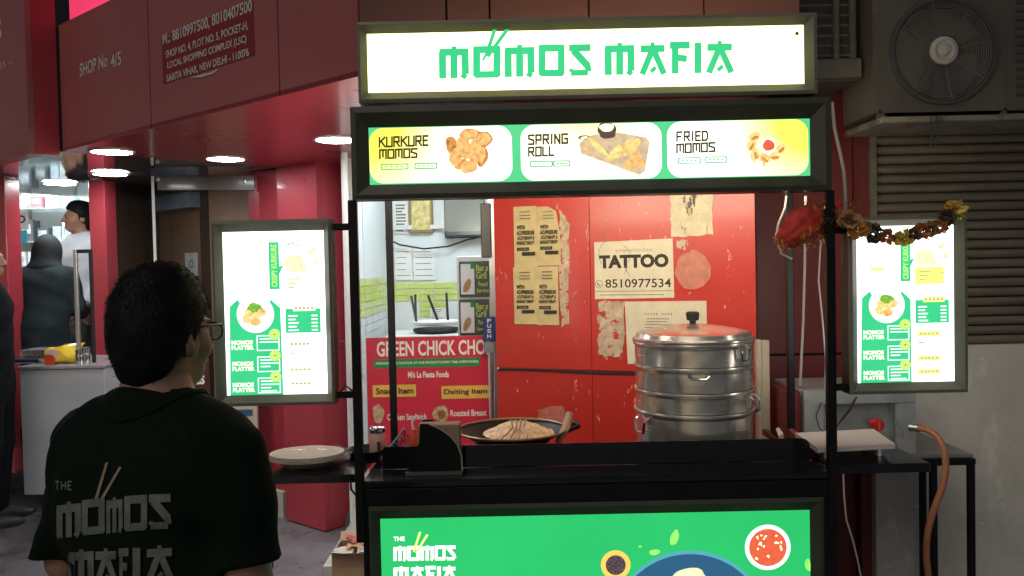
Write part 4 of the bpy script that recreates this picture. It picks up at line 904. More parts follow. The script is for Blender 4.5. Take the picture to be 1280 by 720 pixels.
for wd_ in (('KURKURE', 474.5, 178, 535, 176, 11.5), ('MOMOS', 475, 193, 521.5, 191.5, 10.5), ('SPRING', 661, 175, 709, 173.5, 11), ('ROLL', 661, 190, 692, 189, 10.5), ('FRIED', 846, 171, 884, 170, 11), ('MOMOS', 846, 186, 893, 184, 10.5)):
    m = MB(); quads_px(m, PM, ang_word(*wd_, .24), W); m.build('lettering', EDK, ms)
m = MB()
for x0, x1, y0, y1 in [(476, 511, 204.5, 212.5), (518, 547, 203.5, 211.5), (662, 691, 201, 209), (691, 713, 200.5, 208.5), (847, 876, 196.5, 205), (881, 909, 195.5, 204)]:
    u0, u1, v0, v1 = box_px(PM, x0, y0, x1, y1); ring_geo(m, PM, rrect(u0, u1, v0, v1, .005, 3), rrect(u0 + .0045, u1 - .0045, v0 + .0045, v1 - .0045, .003, 3), W)
    for k in range(4): xx = x0 + 5 + (x1 - x0 - 8) * k / 4; rect_px(m, PM, xx, y0 + 3.2, xx + 3.0, y0 + 5, W + .0002)
m.build('button_print', em('lit_teal_ink', (.16, .62, .36), .85), ms)
def food(name, mat_, items, t, pl, w0=.003):
    m = MB(); rd = name in ('bowl_print', 'sauce_print', 'cup_print', 'relish_print', 'plate_print')
    for i, (x, y, rx, ry, rot) in enumerate(items): disc_px(m, pl, x, y, rx, ry, w0 + i * .0002, 0 if rd else .10, rot, 72 if rd else 28)
    m.build(name, mat_, t)
food('food_print', EBRN, [(587, 168, 13, 7, .1), (605, 174, 10.5, 10, 0), (565, 182, 7.5, 12, .2), (603, 196, 7, 13, -.2), (577, 206, 9, 7, .2)], ms, PM)
food('food_print', ETAN, [(580, 184, 9, 16, .15), (594, 190, 8, 17, -.1), (570, 196, 8, 12, -.3), (586, 209, 11, 8, .1), (587, 168, 11, 5.4, .1), (605, 174, 8.5, 8, 0), (602, 194, 4.5, 10, -.2)], ms, PM, .0045)
m = MB(); poly_px(m, PM, [(724, 180), (733, 171), (762, 164), (808, 172), (812, 178), (806, 214), (799, 219), (726, 192)], .003); m.build('board_print', EBOARD, ms)
food('food_print', EGOLD, [(771, 190, 5.5, 17, -.9), (779, 186, 5.5, 17, -.85), (790, 184, 5.5, 14, -.8), (749, 184, 2.5, 16, .75), (742, 180, 2.5, 14, .7)], ms, PM, .0045)
food('food_print', ETAN, [(795, 196, 6, 6, .3), (788, 203, 7, 5, 0), (800, 204, 6, 6, .3), (786, 210, 6, 4, 0), (733, 186, 4, 3, 0)], ms, PM, .006)
food('food_print', em('lit_dark_cup', (.16, .10, .08), .7), [(758, 162, 12, 8.5, 0), (759, 168, 10, 6, 0), (729, 172, 7, 2.4, .1)], ms, PM, .0075)
food('food_print', EPALE, [(758, 160, 9, 5, 0), (730, 172.4, 4.6, 1.2, .1)], ms, PM, .0085)
it = []
for k in range(9):
    a = k * .698 + .3; it.append((958 + 19 * math.cos(a), 181 + 17 * math.sin(a), 7.5, 5.5, -a + 1.0))
food('food_print', EGOLD, it[:6] + [(941, 198, 2.5, 6, .3), (955, 203, 2.5, 5.5, -.1), (970, 195, 2.5, 5, -.4)], ms, PM); food('food_print', EBRN, [(x, y + 2, rx * .7, ry * .35, r) for x, y, rx, ry, r in it[:6]], ms, PM, .0045)
food('food_print', EWHT, [(960, 182, 10, 9.5, 0)], ms, PM, .006); food('food_print', ERED, [(960, 182, 7.5, 7, 0)], ms, PM, .007)

# front sign on the cart face
fs, PFs = sign_box('front_sign', 'lit green front panel with MOMOS MAFIA logo and dumpling plate', (-.486, 1.007), (.10, .8275), (-.451, .967), (.135, .781), YC, .060, em('backlit_front_green', (.032, .62, .17), .82, .05, 2.5), M['bezel_dark'], back=False)
bx = [(492, 508), (509, 525), (526, 542.5), (543.5, 557), (558, 570)]; bx2 = [(492, 511), (513, 530), (531.5, 545), (546.5, 551), (553, 570)]
def yt(x, b): return b - (x - 492) * .02
m = MB(); quads_px(m, PFs, brush_word('MOMOS', [(a, b, yt(a, 682.5), yt(b, 682.5), 18.5) for a, b in bx]), .0015); m.build('lettering', EWHT, fs)
m = MB(); quads_px(m, PFs, brush_word('MAFIA', [(a, b, yt(a, 708), yt(b, 708), 19) for a, b in bx2]), .0015); m.build('lettering', EWHT, fs)
m = MB(); text_px(m, PFs, 'THE', 492, 673.5, 506, 673.2, 5.5, .0015, .03); m.build('lettering', EWHT, fs)
m = MB(); quads_px(m, PFs, [[(524, 664), (527, 664), (519, 689), (516, 689)], [(533, 667), (536, 668), (522, 690), (519, 690)]], .006); m.build('chopstick_print', em('lit_lime_sticks', (.75, .95, .25), 1.1), fs)
food('bowl_print', EWHT, [(959.5, 684, 28.5, 28.5, 0)], fs, PFs, .0015); food('sauce_print', ERED, [(959.5, 684, 23.5, 23.5, 0)], fs, PFs, .003)
food('seed_print', EPALE, [(959.5 + random.uniform(-17, 17), 684 + random.uniform(-17, 17), 1.6, 1.0, random.random() * 3) for _ in range(22)], fs, PFs, .0042)
food('cup_print', em('lit_amber_cup', (.95, .62, .12), 1.0), [(769.5, 706, 18.5, 18.5, 0)], fs, PFs, .0015); food('relish_print', em('lit_dark_relish', (.10, .07, .08), .9, .8, 200), [(769.5, 706, 12.5, 12.5, 0)], fs, PFs, .003)
food('plate_print', em('lit_plate_edge', (.10, .42, .50), .9), [(862, 783, 98, 96, 0)], fs, PFs, .0015); food('plate_print', em('lit_plate_blue', (.028, .105, .20), 1.0, .05, 5), [(862, 784, 95, 92.5, 0)], fs, PFs, .0025)
food('dumpling_print', em('lit_dumpling', (.80, .86, .50), 1.0, .12, 60), [(861, 728, 24, 19, 0), (826, 760, 24, 20, .3), (898, 760, 24, 20, -.3)], fs, PFs, .004)
food('leaf_print', em('lit_leaf', (.30, .85, .15), 1.0, .2, 60), [(843, 672, 5, 10, -.3), (818, 690, 7, 3.5, .1), (1010, 706, 4, 8, .2), (800, 683, 2, 1.5, 0)], fs, PFs, .0015)

# side menus
def menu_box(label, lx, lz, ox, oz, arms):
    t, pl = sign_box('menu_sign', label, ox, oz, lx, lz, YC - .01, .07, WHITE_C, M['bezel'], backM=em('rear_menu_backlight', (1.0, .97, .88), 3.0))
    t['group'] = 'side menu boxes on the cart'
    a0, a1 = lx; b0, b1 = lz; Wd = a1 - a0; Hd = b1 - b0
    def q(u, v): return a0 + u * Wd, b1 - v * Hd
    def rc_(m, u0, v0, u1, v1, w): m.flat([q(u0, v1), q(u1, v1), q(u1, v0), q(u0, v0)], w, pl)
    def dc(m, u, v, r, w, ry=None, wob=0, rot=0):
        c_ = q(u, v); m.flat(disc(c_[0], c_[1], r * Wd, (ry or r) * Wd, 28, wob, rot), w, pl)
    m = MB(); m.flat([q(.03, 1.0), q(.56, 1.0), q(.555, .47), q(.46, .415), q(.44, .44), q(.16, .44), q(.13, .412), q(.05, .455)], .0010, pl)
    rc_(m, .60, .475, .95, .625, .0010)
    m.flat([q(.45, .355), q(.45, .065), q(.555, .065), q(.555, .215), q(.60, .205), q(.555, .26), q(.555, .355)], .0010, pl); m.build('green_print', EG, t)
    m = MB(); dc(m, .305, .505, .185, .0022); m.build('plate_print', EWHT, t)
    m = MB(); dc(m, .305, .51, .145, .0032); m.build('plate_print', em('lit_plate_cream', (.95, .95, .80), 1.05), t)
    m = MB(); dc(m, .30, .468, .075, .0042, .05, .15); m.build('food_print', em('lit_herbs', (.22, .50, .06), .9, .4, 120), t)
    m = MB()
    for i, (u, v) in enumerate(((.24, .50), (.31, .515), (.37, .495), (.29, .55), (.22, .535))): dc(m, u, v, .045, .0050 + i * .0002, .036, .1, u * 9)
    m.build('food_print', EGOLD, t)
    m = MB(); dc(m, .31, .552, .05, .0062, .035, .1); m.build('food_print', ETAN, t)
    mo = MB(); ml = MB(); mt = MB(); mc = MB(); mr = MB()
    for k, v in enumerate((.685, .815, .945)):
        o0, o1 = q(.31, v + .045), q(.535, v - .05)
        ring_geo(mo, pl, [(o0[0], o0[1]), (o1[0], o0[1]), (o1[0], o1[1]), (o0[0], o1[1])], [(o0[0] + .003, o0[1] + .003), (o1[0] - .003, o0[1] + .003), (o1[0] - .003, o1[1] - .003), (o0[0] + .003, o1[1] - .003)], .0022)
        for j in range(2 + k % 3):
            rc_(ml, .34, v - .012 + j * .02 - .02, .34 + (.14, .18, .10, .16)[j], v - .012 + j * .02 - .013, .0022 + j * .0001)
        dc(mc, .49, v - .055, .055, .0034); dc(mr, .49, v - .055, .014, .0046, .008)
        text_uv(mt, pl, 'MOMOS', q(.06, 0)[0], q(.27, 0)[0], q(0, v + .005)[1], q(0, v - .022)[1], .0022, .05); text_uv(mt, pl, 'PLATTER', q(.06, 0)[0], q(.28, 0)[0], q(0, v + .036)[1], q(0, v + .010)[1], .0022, .05)
    mo.build('outline_print', EWHT, t); ml.build('line_print', EWHT, t); mt.build('lettering', em('lit_cream_ink', (1.0, 1.0, .72), 1.3), t); mc.build('price_disc', ELIME, t); mr.build('price_mark', ERED, t)
    m = MB(); text_uv(m, pl, 'CRISPY KURKURE', q(.475, 0)[0], q(.532, 0)[0], q(0, .34)[1], q(0, .08)[1], .0022, .03, rot=True); m.build('lettering', ELIME, t)
    m = MB()
    for v in (.455,): rc_(m, .68, v, .90, v + .035, .0026)
    for v in (.675, .832, .918): rc_(m, .62, v, .86, v + .034, .0016)
    rc_(m, .60, .265, .90, .375, .0012); rc_(m, .14, .262, .28, .285, .0016); m.build('yellow_print', EPALE if lx[0] < 0 else EYEL, t)  # left menu's yellow is paler, overexposure put into its colour
    m = MB(); dc(m, .70, .20, .10, .0016, .09, .05); dc(m, .79, .235, .04, .0018, .035, .08); dc(m, .88, .13, .05, .0020, .03, .1, .6); dc(m, .92, .19, .04, .0022, .025, .1, .9); m.build('food_print', em('lit_pale_food', (1.0, .78, .45), 1.15, .25, 60), t)
    m = MB()
    for j in range(5): rc_(m, .63, .515 + j * .022, .63 + (.09, .07, .10, .08, .10)[j], .524 + j * .022, .0022 + j * .0001); rc_(m, .86, .515 + j * .022, .92, .524 + j * .022, .0022 + j * .0001)
    m.build('line_print', EWHT, t)
    m = MB()
    for u, v, w_ in ((.30, .095, .07), (.30, .27, .07), (.88, .685, .06), (.88, .84, .06), (.88, .925, .05), (.86, .30, .1), (.66, .44, .18), (.63, .742, .06), (.63, .76, .05), (.63, .778, .07), (.63, .796, .05), (.64, .895, .06)):
        rc_(m, u, v, u + w_, v + .006, .0028); rc_(m, u + .015, v + .009, u + w_ * .8, v + .013, .0028) if u > .85 or u < .4 else None
    for v0_ in (.675, .832, .918, .455):
        for j in range(5): rc_(m, .645 + j * .04 + (.05 if v0_ < .5 else 0), v0_ + .010, .672 + j * .04 + (.05 if v0_ < .5 else 0), v0_ + .024, .0034)
    for j in range(3): rc_(m, .64, .290 + j * .025, .76 - .03 * j, .298 + j * .025, .0034)
    for j in range(6): rc_(m, .63, .715 + j * .0165, .70 + .02 * (j % 3), .720 + j * .0165, .0034); rc_(m, .10, .10 + j * .05, .22 - .02 * (j % 2), .107 + j * .05, .0034)
    for u, v in ((.69, .075), (.66, .08), (.74, .09)): dc(m, u, v, .018, .0028, .01, .3, u * 20)
    m.build('grey_print', EGRY, t)
    for (xa, xb, z) in arms:
        mm2 = MB(); mm2.bev((xa, YC + .01, z - .011), (xb, YC + .032, z + .011), .003); mm2.build('mounting_arm', M['black'], t)
    return t, pl
menu_box('lit menu box on the left arm beside the man\'s head', (-.940, -.6105), (1.2015, 1.735), (-.970, -.583), (1.168, 1.7725), [(-.58, -.527, 1.745), (-.58, -.527, 1.195)])
menu_box('lit menu box on the right arm below the flower garland', (1.126, 1.4425), (1.199, 1.71), (1.094, 1.477), (1.164, 1.738), [(1.051, 1.093, 1.185), (1.051, 1.093, 1.70)])

# ---------------------------------------------------------------- things on the cart
# steamer
sc_ = AT(867, 480, 3.02); sx, sy = sc_[0], 3.02; zb = ZW + .03; R = .222
stm = thing('momo_steamer', 'tall dented aluminium momo steamer with three tiers and domed lid', 'steamer', (sx, sy, ZW))
m = MB(); m.lathe([(.20, ZW + .001), (.21, ZW + .02), (.18, ZW + .03), (.001, ZW + .03)], (sx, sy, 0), 36); m.build('burner_ring', M['black'], stm)
def zpy(py): return AT(867, py, sy - R)[2]
zz = [ZW + .031, zpy(521), zpy(494), zpy(462), zpy(432)]
def wob(prof, c_):                                      # turned sheet metal, knocked slightly out of round
    m = MB(); m.lathe(prof, c_, 96); out = []
    for x, y, z in m.v:
        a = math.atan2(y - c_[1], x - c_[0]); r = math.hypot(x - c_[0], y - c_[1]); k = min(1, r / .15) * (.0011 * math.sin(2 * a + 31 * z) + .0008 * math.sin(5 * a + 57 * z + 1) + .0005 * math.sin(11 * a - 90 * z))
        out.append((x + k * math.cos(a), y + k * math.sin(a), z))
    m.v = out; return m
names = ['pot', 'tier', 'tier', 'tier']
tiers = []
for i in range(4):
    z0, z1 = zz[i], zz[i + 1]
    pr = [(R - .008, z0 + .001), (R - .0055, z0 + .003), (R - .0055, z0 + .006), (R - .0055, z0 + .012), (R - .0055, (z0 + z1) / 2), (R - .0055, z1 - .024), (R - .0055, z1 - .017), (R - .004, z1 - .0145), (R + .001, z1 - .013), (R + .002, z1 - .008), (R - .002, z1 - .006), (R + .002, z1 - .004), (R + .001, z1 - .0005), (R - .02, z1 - .0003)]
    tiers.append(wob(pr, (sx, sy, 0)).build(names[i], M['steel'], stm))
lid = wob([(R + .003, zz[4] + .0003), (R + .005, zz[4] + .004), (R + .004, zz[4] + .010), (R - .006, zz[4] + .014), (R - .012, zz[4] + .03), (R - .03, zz[4] + .036), (R * .6, zz[4] + .048), (R * .3, zz[4] + .056), (.03, zz[4] + .060), (.001, zz[4] + .0605)], (sx, sy, 0)).build('lid', M['steel'], stm)
m = MB(); m.lathe([(.012, zz[4] + .06), (.012, zz[4] + .072), (.022, zz[4] + .074), (.026, zz[4] + .10), (.020, zz[4] + .106), (.001, zz[4] + .107)], (sx, sy, 0), 20); m.build('knob', M['rubber'], lid)
def loop_handle(ang, z, par, w=.034, drop=.05, out=.020):
    ca, sa = math.cos(ang), math.sin(ang); tx, ty = -sa, ca; bx_, by_ = sx + (R - .004) * ca, sy + (R - .004) * sa
    pth = [(bx_ - tx * w, by_ - ty * w, z), (bx_ - tx * w + ca * out, by_ - ty * w + sa * out, z - drop * .3), (bx_ - tx * w * .7 + ca * out, by_ - ty * w * .7 + sa * out, z - drop), (bx_ + tx * w * .7 + ca * out, by_ + ty * w * .7 + sa * out, z - drop), (bx_ + tx * w + ca * out, by_ + ty * w + sa * out, z - drop * .3), (bx_ + tx * w, by_ + ty * w, z)]
    m = MB(); m.tube(pth, .005, 7); m.build('handle', M['chrome'], par)
loop_handle(math.radians(-98), zz[3] - .020, tiers[2], drop=.014, out=.025); loop_handle(math.radians(-30), zz[2] - .022, tiers[2], drop=.055); loop_handle(math.radians(-158), zz[1] - .022, tiers[0], drop=.055)
loop_handle(math.radians(-52), zz[4] - .006, tiers[3], w=.022, drop=.055, out=.016); loop_handle(math.radians(25), zz[1] - .02, tiers[0], drop=.05)
# wok with fried heap
wc = AT(640, 545, 3.0); wx, wy = wc[0], 3.0; zr = AT(640, 550, 2.82)[2]
wk = thing('frying_wok', 'dark shallow wok with heaped fried snack and mesh strainer', 'wok', (wx, wy, ZW))
m = MB(); rW = .205; m.lathe([(.001, ZW + .002), (.07, ZW + .003), (.15, zr - .03), (rW, zr), (rW + .006, zr + .003), (rW - .004, zr - .002), (.14, zr - .03), (.06, ZW + .012), (.001, ZW + .01)], (wx, wy, 0), 44); m.build('pan', M['black'], wk)
m = MB(); m.tube([(wx + rW * math.cos(a), wy + rW * math.sin(a), zr + .003) for a in np.linspace(0, 6.283, 45)], .005, 6, False); m.build('rim', mat('highlit_brown_rim', (.30, .20, .11), .35, metal=.5, var=.3), wk)  # rim coloured lighter to stand for its highlight
for s_ in (-1, 1):
    m = MB(); m.tube([(wx + s_ * rW, wy - .05, zr), (wx + s_ * (rW + .045), wy - .035, zr + .015), (wx + s_ * (rW + .045), wy + .035, zr + .015), (wx + s_ * rW, wy + .05, zr)], .008, 7); m.build('handle', M['black'], wk)
m = MB(); hc = AT(648, 530, 2.98)[0]; vs2 = []; fs2 = []; n = 40; rings = 10; rr2 = random.Random(5)
for i in range(rings + 1):
    for k in range(n):
        a = 2 * math.pi * k / n; r = .135 * i / rings; vs2.append((hc + r * math.cos(a), wy + r * math.sin(a), zr - .012 + .042 * math.cos(i / rings * math.pi / 2) ** 1.2 + rr2.uniform(-.004, .004)))
for i in range(rings):
    for k in range(n): fs2.append((i * n + k, i * n + (k + 1) % n, (i + 1) * n + (k + 1) % n, (i + 1) * n + k))
m.add(vs2, fs2, True); m.build('fried_heap', mat('fried_crust', (.60, .42, .24), .7, var=.45, scale=45, bump=.5, bscale=80), wk)
m = MB()
for k in range(4): m.tube([(hc - .06 + .03 * k, wy - .17, zr + .004), (hc - .02 + .012 * k, wy - .08, zr + .024), (hc + .02 * k - .03, wy + .02, zr + .034)], .0025, 5)
m.build('strainer_wire', mat('oily_wire', (.30, .24, .16), .4, metal=.7), wk)
m = MB(); p0 = AT(697, 553, 2.93); p1 = AT(712, 516, 2.98); m.tube([p0, (p0 + p1) / 2 + np.array([.01, 0, 0]), p1], [.010, .017, .013], 8); m.build('strainer_handle', mat('light_wood', (.45, .30, .18), .6, var=.2), wk)
# napkin dispenser
Yn = 2.668; nh = thing('napkin_holder', 'curved black napkin holder with tan cardboard back on the counter', 'holder', (AT(543, 588, Yn)[0], Yn, ZC)); Pn = Plane((0, Yn, 0)); Pn2 = Plane((0, Yn + .006, 0))
pts = [(512, 589), (578, 588.5), (577, 570), (572, 556), (563, 545), (550, 536), (536, 530), (525, 530), (524, 553), (518, 566), (508, 580)]
zb0 = ZC + .0005
def cl(p): u, v = Pn.uv(*p); return u, max(v, zb0)
m = MB(); m.prism([cl(p) for p in pts[::1]], -.003, .0, Pn); m.build('side_plate', M['black'], nh)
m = MB(); m.prism([cl(p) for p in pts[::1]], -.083, -.080, Pn); m.build('side_plate', M['black'], nh)
m = MB(); a, b, z0, z1 = frontal(524, 529, 576, 588, Yn + .04); m.bev((a, Yn + .008, ZC + .001), (b, Yn + .075, z1), .003); m.build('cardboard_box', M['tan'], nh)
m = MB(); rim_ = [Pn.p(*cl(p), .0) + np.array([0, -.001, 0]) for p in pts[1:7]]; m.tube(rim_, .0028, 6); m.build('edge_trim', mat('worn_edge', (.40, .33, .25), .5), nh)
m = MB(); u, v = cl((507, 588)); u2, _ = cl((578, 588)); m.ubox(Pn, u, u2, ZC + .001, ZC + .012, .0005, .010); m.build('base_strip', mat('base_grey', (.10, .10, .09), .5), nh)
# seasoning jar with chrome lid
jc = AT(472, 560, 2.93); jz = ZC + .001
jr = thing('seasoning_jar', 'pink seasoning jar with chrome lid at the cart\'s left rear', 'jar', (jc[0], 2.93, jz)); zt = AT(472, 533, 2.93)[2]
m = MB(); m.lathe([(.001, jz), (.027, jz), (.030, jz + .006), (.030, zt - .030), (.026, zt - .022), (.001, zt - .021)], (jc[0], 2.93, 0), 24); m.build('body', mat('pink_glass', (.50, .28, .24), .15, var=.2, coat=.4), jr)
m = MB(); m.lathe([(.028, zt - .0215), (.031, zt - .018), (.031, zt - .004), (.026, zt), (.001, zt)], (jc[0], 2.93, 0), 24); m.build('lid', M['chrome'], jr)
m = MB(); m.box((jc[0] + .004, 2.8985, jz + .03), (jc[0] + .016, 2.8995, zt - .05)); m.build('label', M['ink'], jr)
# metal skimmer / grate leaning in the tray
g0 = AT(476, 574, 2.82); g1 = AT(505, 536, 2.84); gt = thing('wire_grate', 'small slanted steel grate leaning by the napkin holder', 'grate', (g0[0], 2.82, ZW))
m = MB(); m.tube([g0, g1], .004, 6); e0 = AT(489, 566, 2.9); m.tube([g1, AT(506, 553, 2.9), AT(503, 570, 2.9)], .003, 6); m.build('rim', M['alu'], gt)
m = MB()
for k in range(7): t_ = k / 6; a = g0 + (g1 - g0) * (.35 + .65 * t_); m.tube([a, a + np.array([.012, .06, -.06 * (.3 + .7 * t_)])], .0022, 5)
m.build('wires', M['alu'], gt)
rd = AT(516, 552, 2.86); t = thing('sauce_bottle', 'orange red sauce bottle with white curved straw behind the napkin holder', 'bottle', (rd[0], 2.88, ZW))
m = MB(); m.lathe([(.001, ZW + .001), (.026, ZW + .001), (.028, ZW + .09), (.024, ZW + .13), (.010, ZW + .15), (.009, ZW + .162), (.001, ZW + .163)], (rd[0], 2.88, 0), 20); m.build('body', mat('orange_red_plastic', (.55, .06, .02), .3, var=.2), t)
m = MB(); m.tube([(rd[0], 2.88, ZW + .16), (rd[0] - .004, 2.88, ZW + .185), (rd[0] + .008, 2.88, ZW + .205), (rd[0] + .02, 2.88, ZW + .21)], .004, 6); m.build('spout', M['white'], t)
# paper plates pack and black pot on the left shelf
pc = AT(384, 580, 2.76); pz = zsl_ + .001; pl_ = thing('paper_plates', 'stack of pale disposable plates in clear wrap on the left shelf', 'plates', (pc[0], 2.76, pz))
for k in range(5):
    z = pz + .006 + k * .004; m = MB(); m.lathe([(.001, z), (.085, z + .0005), (.118, z + .018), (.128, z + .020), (.127, z + .0225), (.116, z + .021), (.084, z + .003), (.001, z + .0025)], (pc[0], 2.76, 0), 40, 1, .8); m.build('plate', mat('areca_plate', (.50, .42, .30), .7, var=.12, scale=14), pl_)
m = MB(); vs2 = []; n = 36
for i, (r, z) in enumerate(((.095, .002), (.135, .032), (.125, .046), (.06, .050), (.002, .051))):
    for k in range(n): a = 2 * math.pi * k / n; g = 1 + .04 * math.sin(5 * a + i) + .02 * math.sin(11 * a); vs2.append((pc[0] + .012 + r * g * math.cos(a), 2.76 + .8 * r * g * math.sin(a), pz + z + .003 * math.sin(7 * a + i)))
m.add(vs2, [(i * n + k, i * n + (k + 1) % n, (i + 1) * n + (k + 1) % n, (i + 1) * n + k) for i in range(4) for k in range(n)], True); m.build('plastic_wrap', mat('clear_wrap', (.85, .85, .85), .12, alpha=.16, var=.05, bump=.5, bscale=30), pl_)
kc = AT(452, 574, 2.84); kp = thing('small_pan', 'small black pan with handle behind the left post', 'pan', (kc[0], 2.86, pz))
m = MB(); m.lathe([(.001, ZC + .002), (.05, ZC + .002), (.072, ZC + .045), (.076, ZC + .047), (.068, ZC + .044), (.048, ZC + .008), (.001, ZC + .008)], (kc[0] + .012, 2.88, 0), 28); m.build('bowl', M['black'], kp)
m = MB(); m.tube([(kc[0] - .05, 2.87, ZC + .04), (kc[0] - .085, 2.85, ZC + .045), (kc[0] - .12, 2.83, ZC + .04)], [.012, .014, .01], 8); m.build('handle', M['rubber'], kp)
# cutting board on the right shelf
zbd = zsr + .045; b_ = [AT(x, y, Y) for x, y, Y in ()]
def on_z(px, py, z): return GZ(px, py, z)
q = [on_z(1022, 560, zbd), on_z(1119, 555, zbd), on_z(1092, 536, zbd), on_z(994, 541, zbd)]
cb = thing('cutting_board', 'thick white cutting board on the right shelf', 'board', (np.mean([p[0] for p in q]), np.mean([p[1] for p in q]), zsr))
m = MB(); m.add([p for p in q] + [p - np.array([0, 0, .016]) for p in q], [(0, 1, 2, 3), (7, 6, 5, 4), (0, 4, 5, 1), (1, 5, 6, 2), (2, 6, 7, 3), (3, 7, 4, 0)]); m.build('slab', mat('white_board', (.62, .56, .51), .5, var=.05, scale=9), cb)
for p in (q[0] * .85 + q[2] * .15, q[1] * .85 + q[3] * .15, q[2] * .85 + q[0] * .15, q[3] * .85 + q[1] * .15):
    m = MB(); m.lathe([(.001, zsr + .001), (.016, zsr + .001), (.014, zbd - .0165), (.001, zbd - .0165)], (p[0], p[1], 0), 14); m.build('foot', M['alu'], cb)
# wooden tray edge with paper at the right rear
p0 = AT(985, 536, 3.0); p1 = AT(1012, 562, 2.80); wt = thing('wooden_tray', 'brown wooden tray rim with crumpled paper beside the right post', 'tray', (p0[0], 2.9, ZC))
m = MB(); 
vs2 = [p0, p1, p1 - [0, 0, .05], p0 - [0, 0, .05]]; off = np.array([.02, .004, 0]); m.add([np.array(v) for v in vs2] + [np.array(v) + off for v in vs2], [(0, 1, 2, 3), (7, 6, 5, 4), (0, 4, 5, 1), (1, 5, 6, 2), (2, 6, 7, 3), (3, 7, 4, 0)]); m.build('rim', mat('red_brown_wood', (.14, .05, .035), .5, var=.2), wt)
m = MB(); p = AT(975, 545, 2.95); vs2 = [(p[0] + dx, 2.95 + dy, p[2] + dz) for dx, dy, dz in ((-.012, 0, -.03), (.018, .01, -.03), (.012, .0, .01), (.0, .012, .03), (-.014, .004, .028), (-.008, -.008, .0))]; m.add(vs2, [(0, 1, 2, 5), (5, 2, 3, 4)]); m.build('paper_scrap', mat('scrap_paper', (.62, .50, .34), .8), wt)
# steel burner cabinet on a side table
Yt = 3.2; ztab = AT(1180, 572, Yt)[2]; tx0 = AT(1000, 572, Yt)[0]; tx1 = AT(1217, 572, Yt)[0]
st_ = thing('side_table', 'black steel framed side table behind the right shelf', 'table', ((tx0 + tx1) / 2, Yt + .2, 0))
m = MB(); m.bev((tx0, Yt, ztab - .004), (tx1, 3.62, ztab + .012), .003); m.build('table_top', mat('grey_table_top', (.22, .21, .20), .4, metal=.3, var=.2), st_)
m = MB(); m.bev((tx0, Yt - .012, ztab - .030), (tx1 + .004, Yt + .012, ztab - .0045), .003); m.build('front_rail', M['black'], st_)
for x, y in ((AT(1170, 650, Yt)[0], Yt + .02), (tx1 - .012, Yt + .0), (tx0 + .02, Yt + .02), (tx0 + .02, 3.58), (tx1 - .012, 3.58)):
    m = MB(); m.bev((x - .013, y - .012, 0), (x + .013, y + .012, ztab - .031), .003); m.build('leg', M['black'], st_)
bx0, bx1, bz0, bz1 = frontal(1005, 487, 1145, 566, Yt + .02); bz0 = ztab + .013
bc = thing('steel_burner', 'steel gas burner cabinet with red knob on the side table', 'burner', ((bx0 + bx1) / 2, Yt + .2, bz0))
M['steel2'] = mat('worn_sheet_steel', (.62, .64, .62), .38, metal=.8, var=.18, scale=6, rvar=.15, spots=[((.25, .22, .18), 7, .58, .75, (1, 1, 1))])
i0, i1, iz0, iz1 = frontal(1030, 505, 1121, 556, Yt + .02)
m = MB(); m.bev((bx0, Yt + .02, iz1 + .001), (bx1, Yt + .04, bz1), .002); m.bev((bx0, Yt + .02, bz0), (i0 - .001, Yt + .04, iz1), .002); m.bev((i1 + .001, Yt + .02, bz0), (bx1, Yt + .04, iz1), .002); m.build('front_frame', M['steel2'], bc)
m = MB(); m.box((i0, Yt + .075, bz0), (i1, Yt + .08, iz1)); m.build('recessed_panel', mat('dull_sheet_steel', (.40, .42, .41), .45, metal=.7, var=.2), bc)
m = MB(); m.bev((bx0 + .002, Yt + .082, bz0), (bx1 - .002, 3.6, bz1 - .003), .003); m.build('body', M['steel2'], bc)
m = MB(); m.bev((bx0 - .05, Yt + .05, bz0), (bx0 - .002, 3.55, bz1 - .01), .003); m.build('side_cheek', mat('maroon_paint', (.14, .02, .022), .4), bc)
kn = AT(1096, 531, Yt + .0); m = MB(); m.lathe([(.001, -.02), (.022, -.02), (.025, -.012), (.025, .01), (.012, .012), (.012, .055)], (kn[0], Yt + .0, kn[2]), 20, axis='y'); kb = m.build('knob', mat('red_knob', (.45, .012, .02), .35), bc)
m = MB(); m.box((kn[0] - .004, Yt - .0235, kn[2] - .018), (kn[0] + .004, Yt - .0205, kn[2] + .018)); m.build('knob_grip', mat('red_knob_light', (.55, .10, .08), .35), kb)
m = MB(); m.tube([AT(1027, 503, Yt + .01), AT(1020, 520, Yt + .005), AT(1024, 535, Yt), AT(1034, 543, Yt)], .0022, 6); m.build('ignition_wire', M['rubber'], bc)
m = MB(); m.tube([AT(1071, 496, Yt), AT(1062, 512, Yt), AT(1048, 530, Yt), AT(1040, 542, Yt)], [.003, .007, .003, .0022], 6); m.build('ignition_wire', M['rubber'], bc)
# gas hose
hp = [AT(1146, 535, 3.15), AT(1158, 536, 3.12), AT(1172, 545, 3.08), AT(1181, 562, 3.05), AT(1183, 585, 3.04), AT(1178, 610, 3.04), AT(1168, 635, 3.05), AT(1160, 660, 3.06), AT(1157, 690, 3.08), AT(1161, 725, 3.1), AT(1170, 770, 3.12), AT(1180, 850, 3.15)]
hq = []
for i in range(len(hp) - 1):
    for k in range(4): hq.append(hp[i] + (hp[i + 1] - hp[i]) * k / 4)
for _ in range(3): hq = [hq[0]] + [(hq[i - 1] + 2 * hq[i] + hq[i + 1]) / 4 for i in range(1, len(hq) - 1)] + [hq[-1]]
ho = thing('gas_hose', 'orange brown rubber gas hose hanging from the burner', 'hose', (hp[-1][0], 3.15, 0))
m = MB(); m.tube(hq, .0125, 10); m.build('tube', mat('orange_rubber', (.42, .17, .085), .5, var=.12, scale=30), ho)
